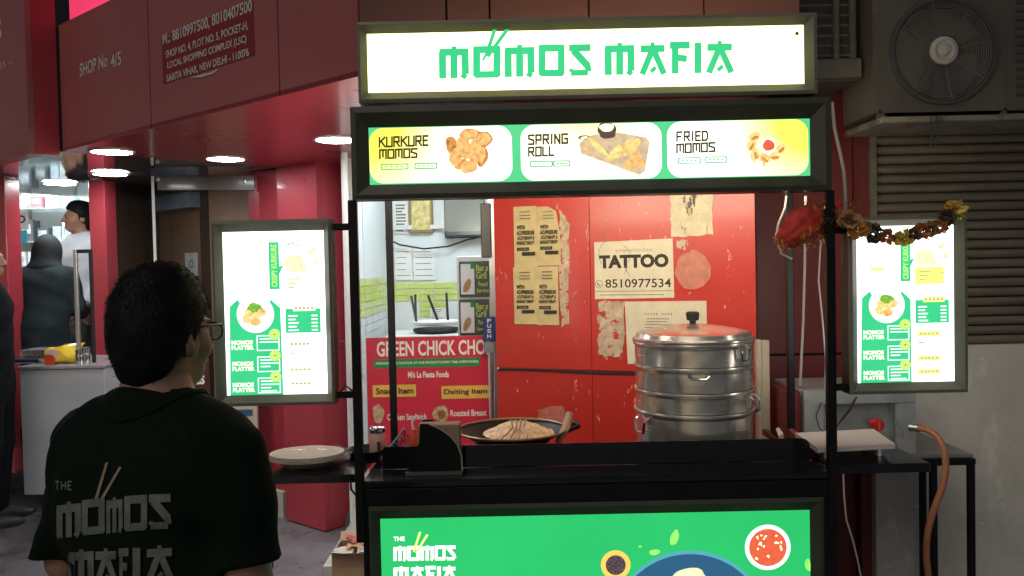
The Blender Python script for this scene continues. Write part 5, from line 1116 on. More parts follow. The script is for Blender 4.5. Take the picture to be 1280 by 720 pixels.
m = MB(); m.tube([hp[0] + [-.02, .02, 0], hp[0] + [.012, -.006, 0]], .016, 10); m.build('hose_clip', M['alu'], ho)
# cables
def cable(pts, r, mm_, label): m = MB(); m.tube(pts, r, 6); m.build('cable', mm_, label=label, cat='cable')
WC = mat('dirty_white_cable', (.55, .50, .45), .5, var=.15)
cable([AT(1040, 128, 2.62), AT(1043, 160, 2.60), AT(1050, 190, 2.58), AT(1055, 215, 2.58), AT(1057, 250, 2.6), AT(1055, 300, 2.64), AT(1053, 345, 2.66), AT(1056, 352, 2.66)], .0055, WC, 'thick white cable down the right end of the lit header')
cable([AT(1007, 245, 2.75), AT(1006, 330, 2.76), AT(1004, 400, 2.76), AT(1000, 482, 2.78)], .0045, WC, 'straight white cable hanging inside the right post')
cable([AT(983, 245, 2.75), AT(981, 260, 2.75), AT(973, 280, 2.74), AT(969, 300, 2.74), AT(978, 318, 2.74), AT(990, 324, 2.74)], .0035, WC, 'looped thin white cable left of the red cloth')
cable([AT(1026, 300, 2.72), AT(1023, 350, 2.73), AT(1028, 400, 2.74), AT(1032, 450, 2.75), AT(1031, 490, 2.75)], .003, WC, 'thin brownish cable beside the right front post')
cable([AT(1054, 591, 2.63), AT(1055, 620, 2.62), AT(1058, 650, 2.62), AT(1066, 675, 2.64), AT(1072, 700, 2.66), AT(1078, 730, 2.68), AT(1085, 790, 2.7)], .003, WC, 'thin white cable hanging below the right shelf')
cable([AT(438, 600, 2.61), AT(439, 612, 2.6), AT(444, 618, 2.6), AT(452, 616, 2.61)], .004, M['rubber'], 'short black cable loop at the left counter corner')
cable([AT(425, 490, 2.6), AT(432, 482, 2.6), AT(440, 488, 2.6), AT(446, 492, 2.61)], .003, M['rubber'], 'black cable loop at the left menu arm')
# cardboard box on the floor
cb0 = GZ(432, 745, 0); fb = thing('cardboard_box', 'open tan cardboard box with rubbish on the floor beside the cart', 'box', (cb0[0], cb0[1], 0)); Yb_ = cb0[1]
a, b, z0, z1 = frontal(415, 692, 470, 740, Yb_)
for lo, hi in (((a, Yb_, 0), (b, Yb_ + .006, z1)), ((a, Yb_ + .2, 0), (b, Yb_ + .206, z1)), ((a, Yb_ + .0065, 0), (a + .006, Yb_ + .1995, z1)), ((b - .006, Yb_ + .0065, 0), (b, Yb_ + .1995, z1))):
    m = MB(); m.box(lo, hi); m.build('side', M['tan'], fb)
for sgn, yy in ((-1, Yb_), (1, Yb_ + .206)):
    m = MB(); m.add([(a, yy, z1), (b, yy, z1), (b + .01, yy + sgn * .06, z1 + .02), (a - .01, yy + sgn * .06, z1 + .025)], [(0, 1, 2, 3)]); m.build('flap', M['tan'], fb)
for k, (dx, dy, dz, r, cc) in enumerate(((.05, .05, .0, .05, (.62, .58, .52)), (.12, .1, .015, .06, (.55, .36, .16)), (.08, .14, .035, .04, (.50, .12, .08)), (.17, .05, .01, .05, (.65, .62, .58)))):
    m = MB(); vs2 = []; rr3 = random.Random(k)
    for j in range(5):
        for i in range(5): vs2.append((a + dx + (i - 2) * r * .5, Yb_ + dy + (j - 2) * r * .45, z1 - .02 + dz + rr3.uniform(0, .03)))
    m.add(vs2, [(j * 5 + i, j * 5 + i + 1, (j + 1) * 5 + i + 1, (j + 1) * 5 + i) for j in range(4) for i in range(4)]); m.build('crumpled_wrapper', mat('wrapper_%d' % k, cc, .5, var=.2, scale=20), fb)
bg = GZ(440, 656, .0); t = thing('rubbish_bag', 'small dark rubbish heap at the foot of the red column', 'rubbish', (bg[0], bg[1], 0)); m = MB(); vs2 = []; n = 20; rr3 = random.Random(9)
for i in range(7):
    for k in range(n):
        a_ = 2 * math.pi * k / n; ph = i / 6 * math.pi / 2; r = .16 * math.cos(ph) * (1 + rr3.uniform(-.14, .14)); vs2.append((bg[0] + .06 + r * math.cos(a_), bg[1] + .1 + r * math.sin(a_), .14 * math.sin(ph) * (1 + rr3.uniform(-.1, .1)) + .001))
m.add(vs2, [(i * n + k, i * n + (k + 1) % n, (i + 1) * n + (k + 1) % n, (i + 1) * n + k) for i in range(6) for k in range(n)], False); m.build('bag', mat('dark_grey_bag', (.06, .07, .07), .35, var=.4, scale=14), t)
m = MB(); m.lathe([(.001, .02), (.03, .012), (.02, .0), (.001, .0)], (bg[0] + .06, bg[1] + .1, .135), 10); m.build('knot', M['ink_soft'], t)

# ---------------------------------------------------------------- red festive cloth with gold trim, dried flower garland
Yv = 2.66
cl_ = thing('red_cloth', 'bunched red festive cloth with gold tinsel tied under the header corner', 'cloth', AT(1015, 312, Yv))
def bundle(axis_px, rad, seed):
    pts = [AT(x, y, Yv) for x, y in axis_px]; n = 48; vs2 = []; rr4 = random.Random(seed); ph = [rr4.random() * 6 for _ in range(6)]
    N = 40; P = []
    for i in range(N + 1):
        t = i / N * (len(pts) - 1); k = min(int(t), len(pts) - 2); P.append(pts[k] + (pts[k + 1] - pts[k]) * (t - k))
    for i, p in enumerate(P):
        s_ = i / N; r = np.interp(s_, np.linspace(0, 1, len(rad)), rad); t = P[min(i + 1, N)] - P[max(i - 1, 0)]; t /= np.linalg.norm(t); b = np.array([0, 1.0, 0]); c_ = np.cross(t, b)
        for k in range(n):
            a = 2 * math.pi * k / n; g = 1 + .05 * math.sin(6 * a + ph[0] + 3 * s_) + .05 * math.sin(11 * a + ph[1] - 9 * s_) + .06 * math.sin(4 * a + 14 * s_ + ph[2]) + .04 * math.sin(3 * a - 25 * s_)
            vs2.append(p + r * g * (math.cos(a) * c_ + .75 * math.sin(a) * b))
    return vs2, [(i * n + k, i * n + (k + 1) % n, (i + 1) * n + (k + 1) % n, (i + 1) * n + k) for i in range(N) for k in range(n)]
RC = mat('red_satin', (.66, .035, .022), .55, var=.25, scale=25, sheen=.4, bump=.8, bscale=34)
m = MB(); m.soft = True; v_, f_ = bundle([(970, 301), (985, 295), (1005, 281), (1022, 268), (1031, 262)], [.012, .042, .062, .040, .014], 1); m.add(v_, f_, True); m.build('cloth_lobe', RC, cl_)
m = MB(); m.soft = True; v_, f_ = bundle([(1050, 253), (1041, 262), (1036, 280), (1032, 300)], [.016, .040, .036, .016], 2); m.add(v_, f_, True); m.build('cloth_lobe', RC, cl_)
m = MB(); rr5 = random.Random(11)
def tinsel(px0, py0, px1, py1, n, spread):
    for _ in range(n):
        t = rr5.random(); p = AT(px0 + (px1 - px0) * t + rr5.gauss(0, spread), py0 + (py1 - py0) * t + rr5.gauss(0, spread), Yv - .05 + rr5.uniform(-.02, .03))
        d = np.array([rr5.gauss(0, 1) for _ in range(3)]); d /= np.linalg.norm(d); e_ = np.cross(d, [rr5.random(), rr5.random(), 1]); e_ /= np.linalg.norm(e_); L = rr5.uniform(.008, .02)
        m.add([p - e_ * .0024, p + e_ * .0024, p + d * L + e_ * .001, p + d * L - e_ * .001], [(0, 1, 2, 3)])
tinsel(1046, 262, 1028, 300, 170, 2.2); tinsel(1000, 300, 1020, 284, 60, 2.5); tinsel(970, 300, 985, 310, 50, 2.5); tinsel(1012, 256, 1032, 256, 60, 3.5); tinsel(1028, 262, 1027, 282, 50, 2.0); tinsel(1055, 252, 1070, 256, 40, 2.5); tinsel(985, 311, 1030, 303, 50, 2)
m.build('tinsel_trim', mat('gold_tinsel', (.85, .52, .16), .28, metal=.9, var=.3, scale=90), cl_)
ga = thing('flower_garland', 'dried brown and yellow flower garland draped over the right menu', 'garland', AT(1128, 300, 2.57))
FL = [(1062, 276, 13, 'brown'), (1072, 287, 12, 'amber'), (1082, 284, 8, 'brown'), (1093, 292, 11, 'dark'), (1109, 296, 10, 'rust'), (1122, 298, 8, 'yellow'), (1131, 297, 11, 'yellow'), (1142, 293, 9, 'dark'), (1153, 288, 11, 'rust'), (1163, 286, 10, 'brown'), (1174, 284, 10, 'rust'), (1184, 272, 11, 'dark'), (1195, 262, 12, 'yellow'), (1190, 258, 8, 'amber')]
FC = {'brown': (.40, .24, .10), 'amber': (.68, .36, .08), 'dark': (.11, .075, .055), 'rust': (.55, .21, .06), 'yellow': (.80, .60, .14)}
for (px, py, r, cn) in FL:
    c_ = AT(px, py, 2.565); R_ = r * 1.12 * 2.56 / 1000; m = MB()
    for k in range(46):
        d = np.array([rr5.gauss(0, 1), rr5.gauss(0, 1), rr5.gauss(0, 1)]); d /= np.linalg.norm(d); e_ = np.cross(d, [rr5.gauss(0, 1), rr5.gauss(0, 1), rr5.gauss(0, 1)]); e_ /= np.linalg.norm(e_); f2 = np.cross(d, e_)
        b0 = c_ + d * R_ * .25; t1 = c_ + d * R_ * rr5.uniform(.75, 1.15) + f2 * R_ * rr5.uniform(-.3, .3); w_ = R_ * rr5.uniform(.35, .62)
        if t1[1] > 2.585: t1[1] = 2.585
        m.add([b0, (b0 + t1) / 2 - e_ * w_, t1, (b0 + t1) / 2 + e_ * w_ + d * R_ * .08], [(0, 1, 2), (0, 2, 3)])
    m.build('flower', mat('petal_' + cn, FC[cn], .7, var=.4, scale=40), ga)
m = MB(); m.tube([AT(x, y, 2.568) for x, y, *_ in FL[:13]], .0025, 5); m.build('string', M['ink_soft'], ga)
# ================================================================ people
def rcone(P, a, b, ra, rb):
    a = np.array(a, float); b = np.array(b, float); ba = b - a; t = np.clip(((P - a) @ ba) / (ba @ ba), 0, 1)
    return np.linalg.norm(P - a - t[..., None] * ba, axis=-1) - (ra + (rb - ra) * t)
def ellip(P, c, r):
    q = (P - np.array(c, float)); r = np.array(r, float); k0 = np.linalg.norm(q / r, axis=-1); k1 = np.linalg.norm(q / (r * r), axis=-1) + 1e-9
    return k0 * (k0 - 1) / k1
def smin(a, b, k):
    h = np.clip(.5 + .5 * (b - a) / k, 0, 1); return b * (1 - h) + a * h - k * h * (1 - h)
def smax(a, b, k): return -smin(-a, -b, k)
def rotz(P, a, c=(0, 0, 0)):
    c = np.array(c, float); q = P - c; ca, sa = math.cos(a), math.sin(a)
    return np.stack([q[..., 0] * ca - q[..., 1] * sa, q[..., 0] * sa + q[..., 1] * ca, q[..., 2]], -1) + c
def rotx(P, a, c=(0, 0, 0)):
    c = np.array(c, float); q = P - c; ca, sa = math.cos(a), math.sin(a)
    return np.stack([q[..., 0], q[..., 1] * ca - q[..., 2] * sa, q[..., 1] * sa + q[..., 2] * ca], -1) + c
def nets(f, lo, hi, h):
    """naive surface nets of the zero set of f: smooth closed quads"""
    lo = np.array(lo, float); n = np.ceil((np.array(hi) - lo) / h).astype(int) + 1
    g = np.stack(np.meshgrid(*[lo[i] + h * np.arange(n[i]) for i in range(3)], indexing='ij'), -1)
    V = np.concatenate([f(g[i:i + 24]) for i in range(0, n[0], 24)], 0); ins = V < 0
    cnt = np.zeros(tuple(n - 1)); acc = np.zeros((*(n - 1), 3))
    for ax in range(3):
        o = [i for i in range(3) if i != ax]
        for da in (0, 1):
            for db in (0, 1):
                s0 = [None] * 3; s1 = [None] * 3
                s0[ax] = slice(0, n[ax] - 1); s1[ax] = slice(1, n[ax])
                for i, d in zip(o, (da, db)): s0[i] = s1[i] = slice(d, n[i] - 1 + d)
                a = V[tuple(s0)]; b = V[tuple(s1)]; cr = (a < 0) != (b < 0); t = np.where(cr, a / np.where(cr, a - b, 1), 0)
                p = np.zeros((*(n - 1), 3)); p[..., ax] = t; p[..., o[0]] = da; p[..., o[1]] = db
                acc += p * cr[..., None]; cnt += cr
    act = cnt > 0; idx = -np.ones(tuple(n - 1), int); idx[act] = np.arange(act.sum())
    cell = np.stack(np.nonzero(act), -1); verts = lo + h * (cell + acc[act] / cnt[act][:, None]); faces = []
    for ax in range(3):
        o = [(ax + 1) % 3, (ax + 2) % 3]; s0 = [slice(1, n[i] - 1) for i in range(3)]; s0[ax] = slice(0, n[ax] - 1); s1 = list(s0); s1[ax] = slice(1, n[ax])
        A = ins[tuple(s0)]; B = ins[tuple(s1)]
        for sel, fl in ((A & ~B, False), (~A & B, True)):
            c = np.stack(np.nonzero(sel), -1)
            if not len(c): continue
            c = c + np.array([0 if i == ax else 1 for i in range(3)]); q = []
            for da, db in ((0, 0), (1, 0), (1, 1), (0, 1)):
                d = c.copy(); d[:, o[0]] -= 1 - da; d[:, o[1]] -= 1 - db; q.append(idx[d[:, 0], d[:, 1], d[:, 2]])
            q = np.stack(q, -1); faces.append(q[:, ::-1] if fl else q)
    return verts, np.concatenate(faces, 0)
class Body:
    """local frame: x to the person's right, y forward, z up, origin between the feet"""
    def __init__(s, origin, yaw, k=1.0): s.o = np.array(origin, float); s.yaw = yaw; s.k = k
    def to_world(s, V): return rotz(np.asarray(V, float) * s.k, s.yaw) + s.o
    def to_local(s, P): return rotz(np.asarray(P, float) - s.o, -s.yaw) / s.k
    def mesh(s, name, f, lo, hi, h, m, parent, smooth=True, extra=None):
        V, Fc = nets(f, lo, hi, h); W = s.to_world(V) - WL[parent]; fl = Fc.tolist()
        if extra:
            for (v2, f2) in extra: b = len(W); W = np.concatenate([W, s.to_world(v2) - WL[parent]]); fl += [[b + i for i in q] for q in f2]
        me = bpy.data.meshes.new(name); me.from_pydata(W.tolist(), [], fl); me.polygons.foreach_set('use_smooth', [smooth] * len(me.polygons)); me.materials.append(m)
        o = bpy.data.objects.new(name, me); COL.objects.link(o); o.parent = parent; WL[o] = WL[parent].copy(); return o
    def part(s, name, mb, m, parent):
        me = bpy.data.meshes.new(name); me.from_pydata((s.to_world(np.array(mb.v)) - WL[parent]).tolist(), [], mb.f)
        me.polygons.foreach_set('use_smooth', mb.smooth); me.materials.append(m)
        o = bpy.data.objects.new(name, me); COL.objects.link(o); o.parent = parent; WL[o] = WL[parent].copy(); return o
SKIN = mat('warm_skin', (.36, .19, .115), .5, var=.14, scale=45, sss=.06, bump=.12, bscale=300)
HAIR = mat('black_hair', (.007, .006, .0055), .6, spec=.2, var=.3, scale=60, stretch=(1, 1, .3))
HEADC = np.array([0, 0, 1.52])
def head_sdf(P):                                        # nominal head: chin 1.42, crown 1.635
    d = ellip(P, (0, -.012, 1.552), (.074, .094, .086))
    d = smin(d, ellip(P, (0, .035, 1.492), (.056, .056, .070)), .03)
    d = smin(d, ellip(P, (0, .058, 1.446), (.034, .032, .026)), .03)
    for s_ in (-1, 1):
        d = smin(d, ellip(P, (s_ * .040, .052, 1.497), (.024, .030, .024)), .02)     # cheekbones
        d = smax(d, -ellip(P, (s_ * .031, .100, 1.528), (.018, .016, .012)), .012)   # eye sockets
        d = smin(d, ellip(P, (s_ * .031, .077, 1.527), (.0125, .0125, .0115)), .003)  # eyeballs under lids
        d = smin(d, rcone(P, (s_ * .012, .093, 1.545), (s_ * .048, .076, 1.546), .007, .005), .012)  # brow
        e = ellip(P, (s_ * .078, -.008, 1.512), (.010, .021, .033)); e = smax(e, -ellip(P, (s_ * .088, -.002, 1.516), (.008, .012, .021)), .006)
        d = smin(d, e, .008)
    d = smin(d, rcone(P, (0, .090, 1.533), (0, .113, 1.496), .008, .011), .012)
    for s_ in (-1, 1): d = smin(d, ellip(P, (s_ * .012, .100, 1.492), (.009, .012, .008)), .006)
    d = smin(d, ellip(P, (0, .090, 1.467), (.024, .010, .0055)), .005); d = smin(d, ellip(P, (0, .088, 1.456), (.020, .010, .006)), .005)
    return d
def neck_sdf(P): return rcone(P, (0, -.022, 1.33), (0, -.012, 1.47), .060, .056)
def hair_sdf(P, nape=1.425, thick=.013):
    x, y, z = P[..., 0], P[..., 1], P[..., 2]
    d = ellip(P, (0, -.012, 1.552), (.074, .094, .086)); d = smin(d, ellip(P, (0, -.045, 1.50), (.060, .050, .075)), .03) - thick
    d -= .003 * np.sin(41 * x + 13 * z + 3) * np.sin(37 * y + 9) + .0018 * np.sin(95 * x + 40 * y) * np.sin(80 * z + 30 * y) + .008 * np.clip((z - 1.60) / .04, 0, 1)
    front = np.interp(z, [1.40, 1.455, 1.475, 1.50, 1.545, 1.57, 1.60, 1.66], [-.030, -.030, -.030, .012, .022, .060, .092, .11])
    d = smax(d, (y - front) * .8, .006); return smax(d, (nape - z), .008)
def hand_sdf(P, wrist, dirv, side, curl=.5):
    """palm with four fingers of unequal length and a thumb leaving the side of the palm"""
    wr_ = np.array(wrist, float); dv = np.array(dirv, float); dv /= np.linalg.norm(dv); fw_ = np.array([0, 1.0, 0]); fw_ = fw_ - dv * (fw_ @ dv); fw_ /= np.linalg.norm(fw_); inn = np.cross(dv, fw_) * (1 if (np.cross(dv, fw_) @ np.array([-side, 0, 0])) > 0 else -1)
    d = rcone(P, wr_, wr_ + dv * .035, .024, .030)
    for k, L in enumerate((.066, .074, .069, .055)):
        of = (1.5 - k) * .0195; b0 = wr_ + dv * .082 + fw_ * of; d = smin(d, rcone(P, wr_ + dv * .02 + fw_ * of * .6, b0, .013, .0105), .010)
        k1 = b0 + dv * L * .45 * math.cos(curl * .6) + inn * L * .45 * math.sin(curl * .6); k2 = k1 + dv * L * .32 * math.cos(curl * 1.5) + inn * L * .32 * math.sin(curl * 1.5); k3 = k2 + dv * L * .25 * math.cos(curl * 2.2) + inn * L * .25 * math.sin(curl * 2.2)
        f = smin(rcone(P, b0, k1, .0100, .0090), smin(rcone(P, k1, k2, .0090, .0082), rcone(P, k2, k3, .0082, .0070), .002), .002); d = smin(d, f, .004)
    t0 = wr_ + dv * .02 + fw_ * .024; t1 = t0 + dv * .035 + fw_ * .026 + inn * .008; t2 = t1 + dv * .030 + fw_ * .006 + inn * .006
    return smin(d, smin(rcone(P, t0, t1, .0145, .0110), rcone(P, t1, t2, .0105, .0085), .003), .008)
def shoe(B, parent, x, y, m, z=0.0, L=.26, yaw=0):
    f = lambda P: smax(smin(smin(ellip(P, (x, y + .06, z + .035), (.045, .15, .04)), ellip(P, (x, y - .03, z + .055), (.04, .075, .06)), .03), 9, .001), -(P[..., 2] - z - .002), .004)
    return B.mesh('shoe', f, (x - .07, y - .14, z - .02), (x + .07, y + .24, z + .14), .011, m, parent)
def hair_tufts(B, parent, name, hs, n, c, lmin, lmax, seed, wid=.0016, inv=None):
    """short locks lying over the hair so the outline is broken"""
    rg = np.random.default_rng(seed); m = MB(); d = rg.normal(size=(n * 3, 3)); d /= np.linalg.norm(d, axis=1)[:, None]; P = np.array(c) + d * .01
    for _ in range(26): P = P + d * np.clip(-hs(P), 0.0, .02)[:, None] + d * np.where(hs(P) < -.0005, .0004, 0)[:, None]
    ok = (np.abs(hs(P)) < .003) & (P[:, 2] > 1.44); P = P[ok][:n]; d = d[ok][:n]
    for p, q in zip(P, d):
        dn = np.array([rg.normal(0, .5), rg.normal(0, .5) - .2, -1.0 + 1.3 * max(0, (p[2] - 1.60) / .05)]); tn = dn - q * (dn @ q); tn /= (np.linalg.norm(tn) + 1e-6); sd_ = np.cross(q, tn); L = rg.uniform(lmin, lmax); lift = rg.uniform(.0, .22)
        a = p - q * .003; b = p + tn * L * .5 + q * (.002 + L * lift * .25); e_ = p + tn * L + q * L * lift * .45
        m.add([a - sd_ * wid, a + sd_ * wid, b + sd_ * wid * .8, b - sd_ * wid * .8, e_], [(0, 1, 2, 3), (3, 2, 4)], True)
    if inv is not None: m.v = [tuple(q) for q in inv(np.array(m.v))]
    return B.part(name, m, HAIR, parent)

# ---------------------------------------------------------------- the man in the dark green polo
mo = AT(197, 600, 1.47); man = Body((mo[0] + .016, 1.47, 0), math.radians(-22), .986)
mt = thing('person', 'man in dark green polo with MOMOS MAFIA print, seen from behind', 'person', man.o)
HY = math.radians(2); HP = math.radians(4); NC = (0, -.015, 1.42)
def toh(P): return (rotx(rotz(P, -HY, NC), HP, NC) - np.array(NC)) * np.array([1.07, 1.05, 1]) + np.array(NC) + np.array([0, 0, .008])       # body frame -> head frame
def fromh(P): return rotz(rotx((np.asarray(P) - np.array([0, 0, .008]) - np.array(NC)) / np.array([1.07, 1.05, 1]) + np.array(NC), -HP, NC), HY, NC)
def man_head(P): return smin(head_sdf(toh(P)), neck_sdf(P), .025)
MA = {-1: ((-.180, -.012, 1.303), (-.250, -.005, 1.065), (-.17, .20, .98)), 1: ((.166, -.012, 1.303), (.206, -.025, 1.055), (.215, .10, .84))}
def arms(P):
    d = None
    for s_ in (-1, 1):
        sh_, el, wr_ = MA[s_]; u = smin(rcone(P, sh_, el, .054, .044), rcone(P, el, wr_, .043, .027), .02)
        u = smin(u, hand_sdf(P, wr_, np.array(wr_) - np.array(el), s_), .01); d = u if d is None else np.minimum(d, u)
    return d
def torso(P):
    Q = P * np.array([1, 1.42, 1]); d = rcone(Q, (0, 0, .86), (0, 0, 1.0), .158, .152); d = smin(d, rcone(Q, (0, 0, 1.0), (0, -.01, 1.22), .156, .182), .05)
    d = smin(d, rcone(P, (-.112, -.016, 1.308), (.112, -.016, 1.308), .058, .058), .04)
    for s_ in (-1, 1): d = smin(d, rcone(P, (s_ * .12, -.02, 1.326), (0, -.02, 1.380), .042, .046), .03); d = smin(d, ellip(P, (s_ * .085, -.075, 1.23), (.075, .05, .10)), .05)
    return d
def legs(P, off=0.0):
    d = None
    for s_ in (-1, 1):
        u = smin(rcone(P, (s_ * .085, 0, .84), (s_ * .095, .012, .47), .088 + off, .060 + off), rcone(P, (s_ * .095, .012, .47), (s_ * .10, -.012, .09), .058 + off, .042 + off), .03); d = u if d is None else np.minimum(d, u)
    return d
def man_body(P): return smin(smin(torso(P), legs(P), .04), arms(P), .03)
V2, F2 = nets(man_head, (-.13, -.16, 1.34), (.13, .17, 1.68), .006)
man.mesh('body', lambda P: smin(man_body(P), neck_sdf(P), .04), (-.36, -.22, .02), (.36, .30, 1.44), .0095, SKIN, mt, extra=[(V2, F2.tolist())])
def folds(P):
    x, y, z = P[..., 0], P[..., 1], P[..., 2]
    return (.0075 * np.sin(38 * z + 16 * x * np.sign(x) + 5 * np.sin(9 * x)) * np.exp(-((z - 1.08) / .14) ** 2) + .006 * np.sin(60 * (z * .55 + np.abs(x)) + 2) * np.exp(-((np.abs(x) - .17) / .05) ** 2)
            + .006 * np.sin(26 * x + 7 * z) * np.clip((1.25 - z) / .3, 0, 1) + .0016 * np.sin(90 * z + 33 * x) * np.sin(23 * x + 1))
def sleeves(P):
    d = None
    for s_ in (-1, 1):
        sh_ = np.array(MA[s_][0]); el = np.array(MA[s_][1]); ax = (el - sh_) / np.linalg.norm(el - sh_)
        u = rcone(P, sh_, el + ax * .1, .064, .074); u = smax(u, (P - sh_) @ ax - (.198 if s_ > 0 else .235), .004); d = u if d is None else np.minimum(d, u)
    return d
def shirt(P):
    d = smin(torso(P) - .013, sleeves(P), .030 + .035 * (P[..., 0] < 0)); d = smin(d, rcone(P * np.array([1, 1.35, 1]), (0, 0, .80), (0, -.01, 1.1), .186, .184), .04)
    d = d + folds(P); d = smax(d, (.79 - P[..., 2]), .004); nk = rcone(P, (0, -.015, 1.395), (0, .02, 1.6), .060, .12); return smax(d, -nk, .006)
SH = mat('dark_green_pique', (.0034, .0095, .0044), .9, var=.22, scale=40, bump=.2, bscale=420, spec=.15)
so = man.mesh('polo_shirt', shirt, (-.36, -.22, .77), (.36, .20, 1.44), .0078, SH, mt)
# collar: stand and fold-over
def ring(rx, ry, z0, tilt, th): return (rx * math.sin(th), -.018 - ry * math.cos(th), z0 - tilt * (1 - math.cos(th)) * .5)
m = MB(); TH = np.linspace(-2.65, 2.65, 41); vs2 = []
def outside(p, gap):                                    # lift a collar point until it clears the shirt
    p = np.array(p, float)
    for _ in range(30):
        v = float(shirt(p[None, :])[0])
        if v >= gap: break
        p = p + np.array([0, 0, max(.0006, (gap - v) * .6)])
    return p
for th in TH:
    w = (1 + math.cos(th)) * .5
    vs2 += [ring(.062, .058, 1.366, .045, th), ring(.063, .059, 1.420, .058, th), ring(.069, .066, 1.426, .058, th), ring(.078, .075, 1.414, .058, th)]
    o1 = outside(ring(.092, .086, 1.372, .062, th), .006); vs2 += [o1, outside(np.array(ring(.094, .088, o1[2] - .006 + .031 * (1 - math.cos(th)), .062, th)), .0015)]
m.add(vs2, [(i * 6 + k, i * 6 + k + 1, (i + 1) * 6 + k + 1, (i + 1) * 6 + k) for i in range(len(TH) - 1) for k in range(5)], True); man.part('collar', m, SH, so)
tr_ = mat('dark_denim', (.018, .020, .028), .85, var=.2, scale=50, bump=.1)
man.mesh('trousers', lambda P: smax(smin(legs(P, .018), rcone(P * np.array([1, 1.4, 1]), (0, 0, .80), (0, 0, .92), .165, .155), .05), P[..., 2] - .95, .004), (-.28, -.2, .04), (.28, .2, .98), .013, tr_, mt)
for s_ in (-1, 1): shoe(man, mt, s_ * .10, -.01, mat('black_shoe', (.02, .02, .02), .5), 0.0)
hs_ = lambda P: hair_sdf(P, 1.400, .0105)
ho_ = man.mesh('hair', lambda P: hs_(toh(P)), (-.14, -.17, 1.38), (.14, .16, 1.70), .0058, HAIR, mt)
hair_tufts(man, ho_, 'hair_locks', hs_, 5200, (0, -.015, 1.55), .008, .020, 4, .0008, fromh)
# one lock standing off at the left
m = MB(); m.tube(fromh(np.array([(-.078, .0, 1.60), (-.092, -.004, 1.606), (-.104, -.006, 1.604), (-.112, -.008, 1.596)])), [.010, .009, .006, .001], 8)
m.tube(fromh(np.array([(-.080, -.006, 1.588), (-.092, -.012, 1.583), (-.104, -.014, 1.586), (-.112, -.01, 1.592)])), [.007, .0045, .003, .001], 6); man.part('stray_lock', m, HAIR, ho_)
# glasses
gp = mat('dark_glasses_frame', (.03, .028, .025), .3); m = MB(); 
for s_ in (-1, 1):
    m.tube(fromh(np.array([(s_ * .084, -.012, 1.532), (s_ * .083, .03, 1.538), (s_ * .074, .080, 1.540), (s_ * .062, .096, 1.532)])), .0022, 6)
    m.tube(fromh(np.array([(s_ * .036 + .026 * math.cos(a), .099 - .10 * (s_ * .030 * math.cos(a)) * s_ * .6, 1.526 + .017 * math.sin(a)) for a in np.linspace(0, 6.283, 25)])), .0019, 6, False)
m.tube(fromh(np.array([(-.010, .110, 1.530), (0, .113, 1.534), (.010, .110, 1.530)])), .0018, 6); go = man.part('glasses', m, gp, mt)
for s_ in (-1, 1):
    m = MB(); pts = fromh(np.array([(s_ * .036 + .0245 * math.cos(a), .099 - .06 * .030 * math.cos(a), 1.526 + .0155 * math.sin(a)) for a in np.linspace(0, 6.03, 24)])); m.add(pts, [tuple(range(24))]); man.part('lens', m, mat('lens', (.8, .82, .8), .05, alpha=.25), go)
# print on the back of the shirt: pixels cast from the camera on to the cloth
def cast(px, py, lift=.0012):
    d = ray(px, py); d = d / np.linalg.norm(d); t = 1.0
    for _ in range(70):
        P = man.to_local((CAM + d * t)[None, :]); v = float(shirt(P)[0]); t += max(v * .7, 0) if v > 1e-5 else v * .5
        if abs(v) < 5e-5 or t > 2: break
    return CAM + d * (t - lift) if t < 2 else None
def project(quads, name, m_, par):
    m = MB()
    for i, q in enumerate(quads):
        (a, b, c_, d) = [np.array(p, float) for p in q]; nu = max(1, int(np.linalg.norm(b - a) / 6)); nv = max(1, int(np.linalg.norm(d - a) / 6)); vs2 = []; ok = True
        for j in range(nv + 1):
            for k in range(nu + 1):
                s_, t_ = k / nu, j / nv; p = (a * (1 - s_) + b * s_) * (1 - t_) + (d * (1 - s_) + c_ * s_) * t_; w = cast(p[0], p[1], .0038 + .0001 * (i % 9))
                if w is None: ok = False; break
                vs2.append(w)
            if not ok: break
        if ok: m.add(vs2, [(j * (nu + 1) + k, j * (nu + 1) + k + 1, (j + 1) * (nu + 1) + k + 1, (j + 1) * (nu + 1) + k) for j in range(nv) for k in range(nu)])
    if m.v: m.build(name, m_, par)
PRT = mat('dim_faded_print', (.14, .15, .135), .7, var=.35, scale=28, spots=[((.10, .12, .09), 30, .56, .66, (1, 1, 1))])  # faded print, greyed further in colour for the unlit back
bw = [(71, 101, 629, 626), (102, 131, 625, 622), (133, 153, 623, 621), (155, 184, 620, 618), (186, 214, 617.5, 616.5)]
project(brush_word('MOMOS', [(a, b, y, y2, 44) for a, b, y, y2 in bw]), 'back_lettering', PRT, so)
bw = [(86, 117, 688, 686), (118, 146, 686, 685), (148, 161, 686, 685), (166, 175, 683, 683), (182, 216, 683, 681)]
project(brush_word('MAFIA', [(a, b, y, y2, 44) for a, b, y, y2 in bw]), 'back_lettering', PRT, so)
project([[(x0 + a * 7.5, 612 - b * 10) for a, b in seg_quad(*q, .2)] for x0, ch in ((69, 'T'), (77, 'H'), (85, 'E')) for q in [(p[0], p[1], p[2], p[3]) for p in ANG[ch]]], 'back_lettering', PRT, so)
project([[(132, 578), (135, 578), (122, 624), (118, 624)], [(149, 583), (152, 584), (129, 624), (125, 624)]], 'chopstick_print', mat('faded_tan_print', (.30, .25, .17), .7, var=.3), so)

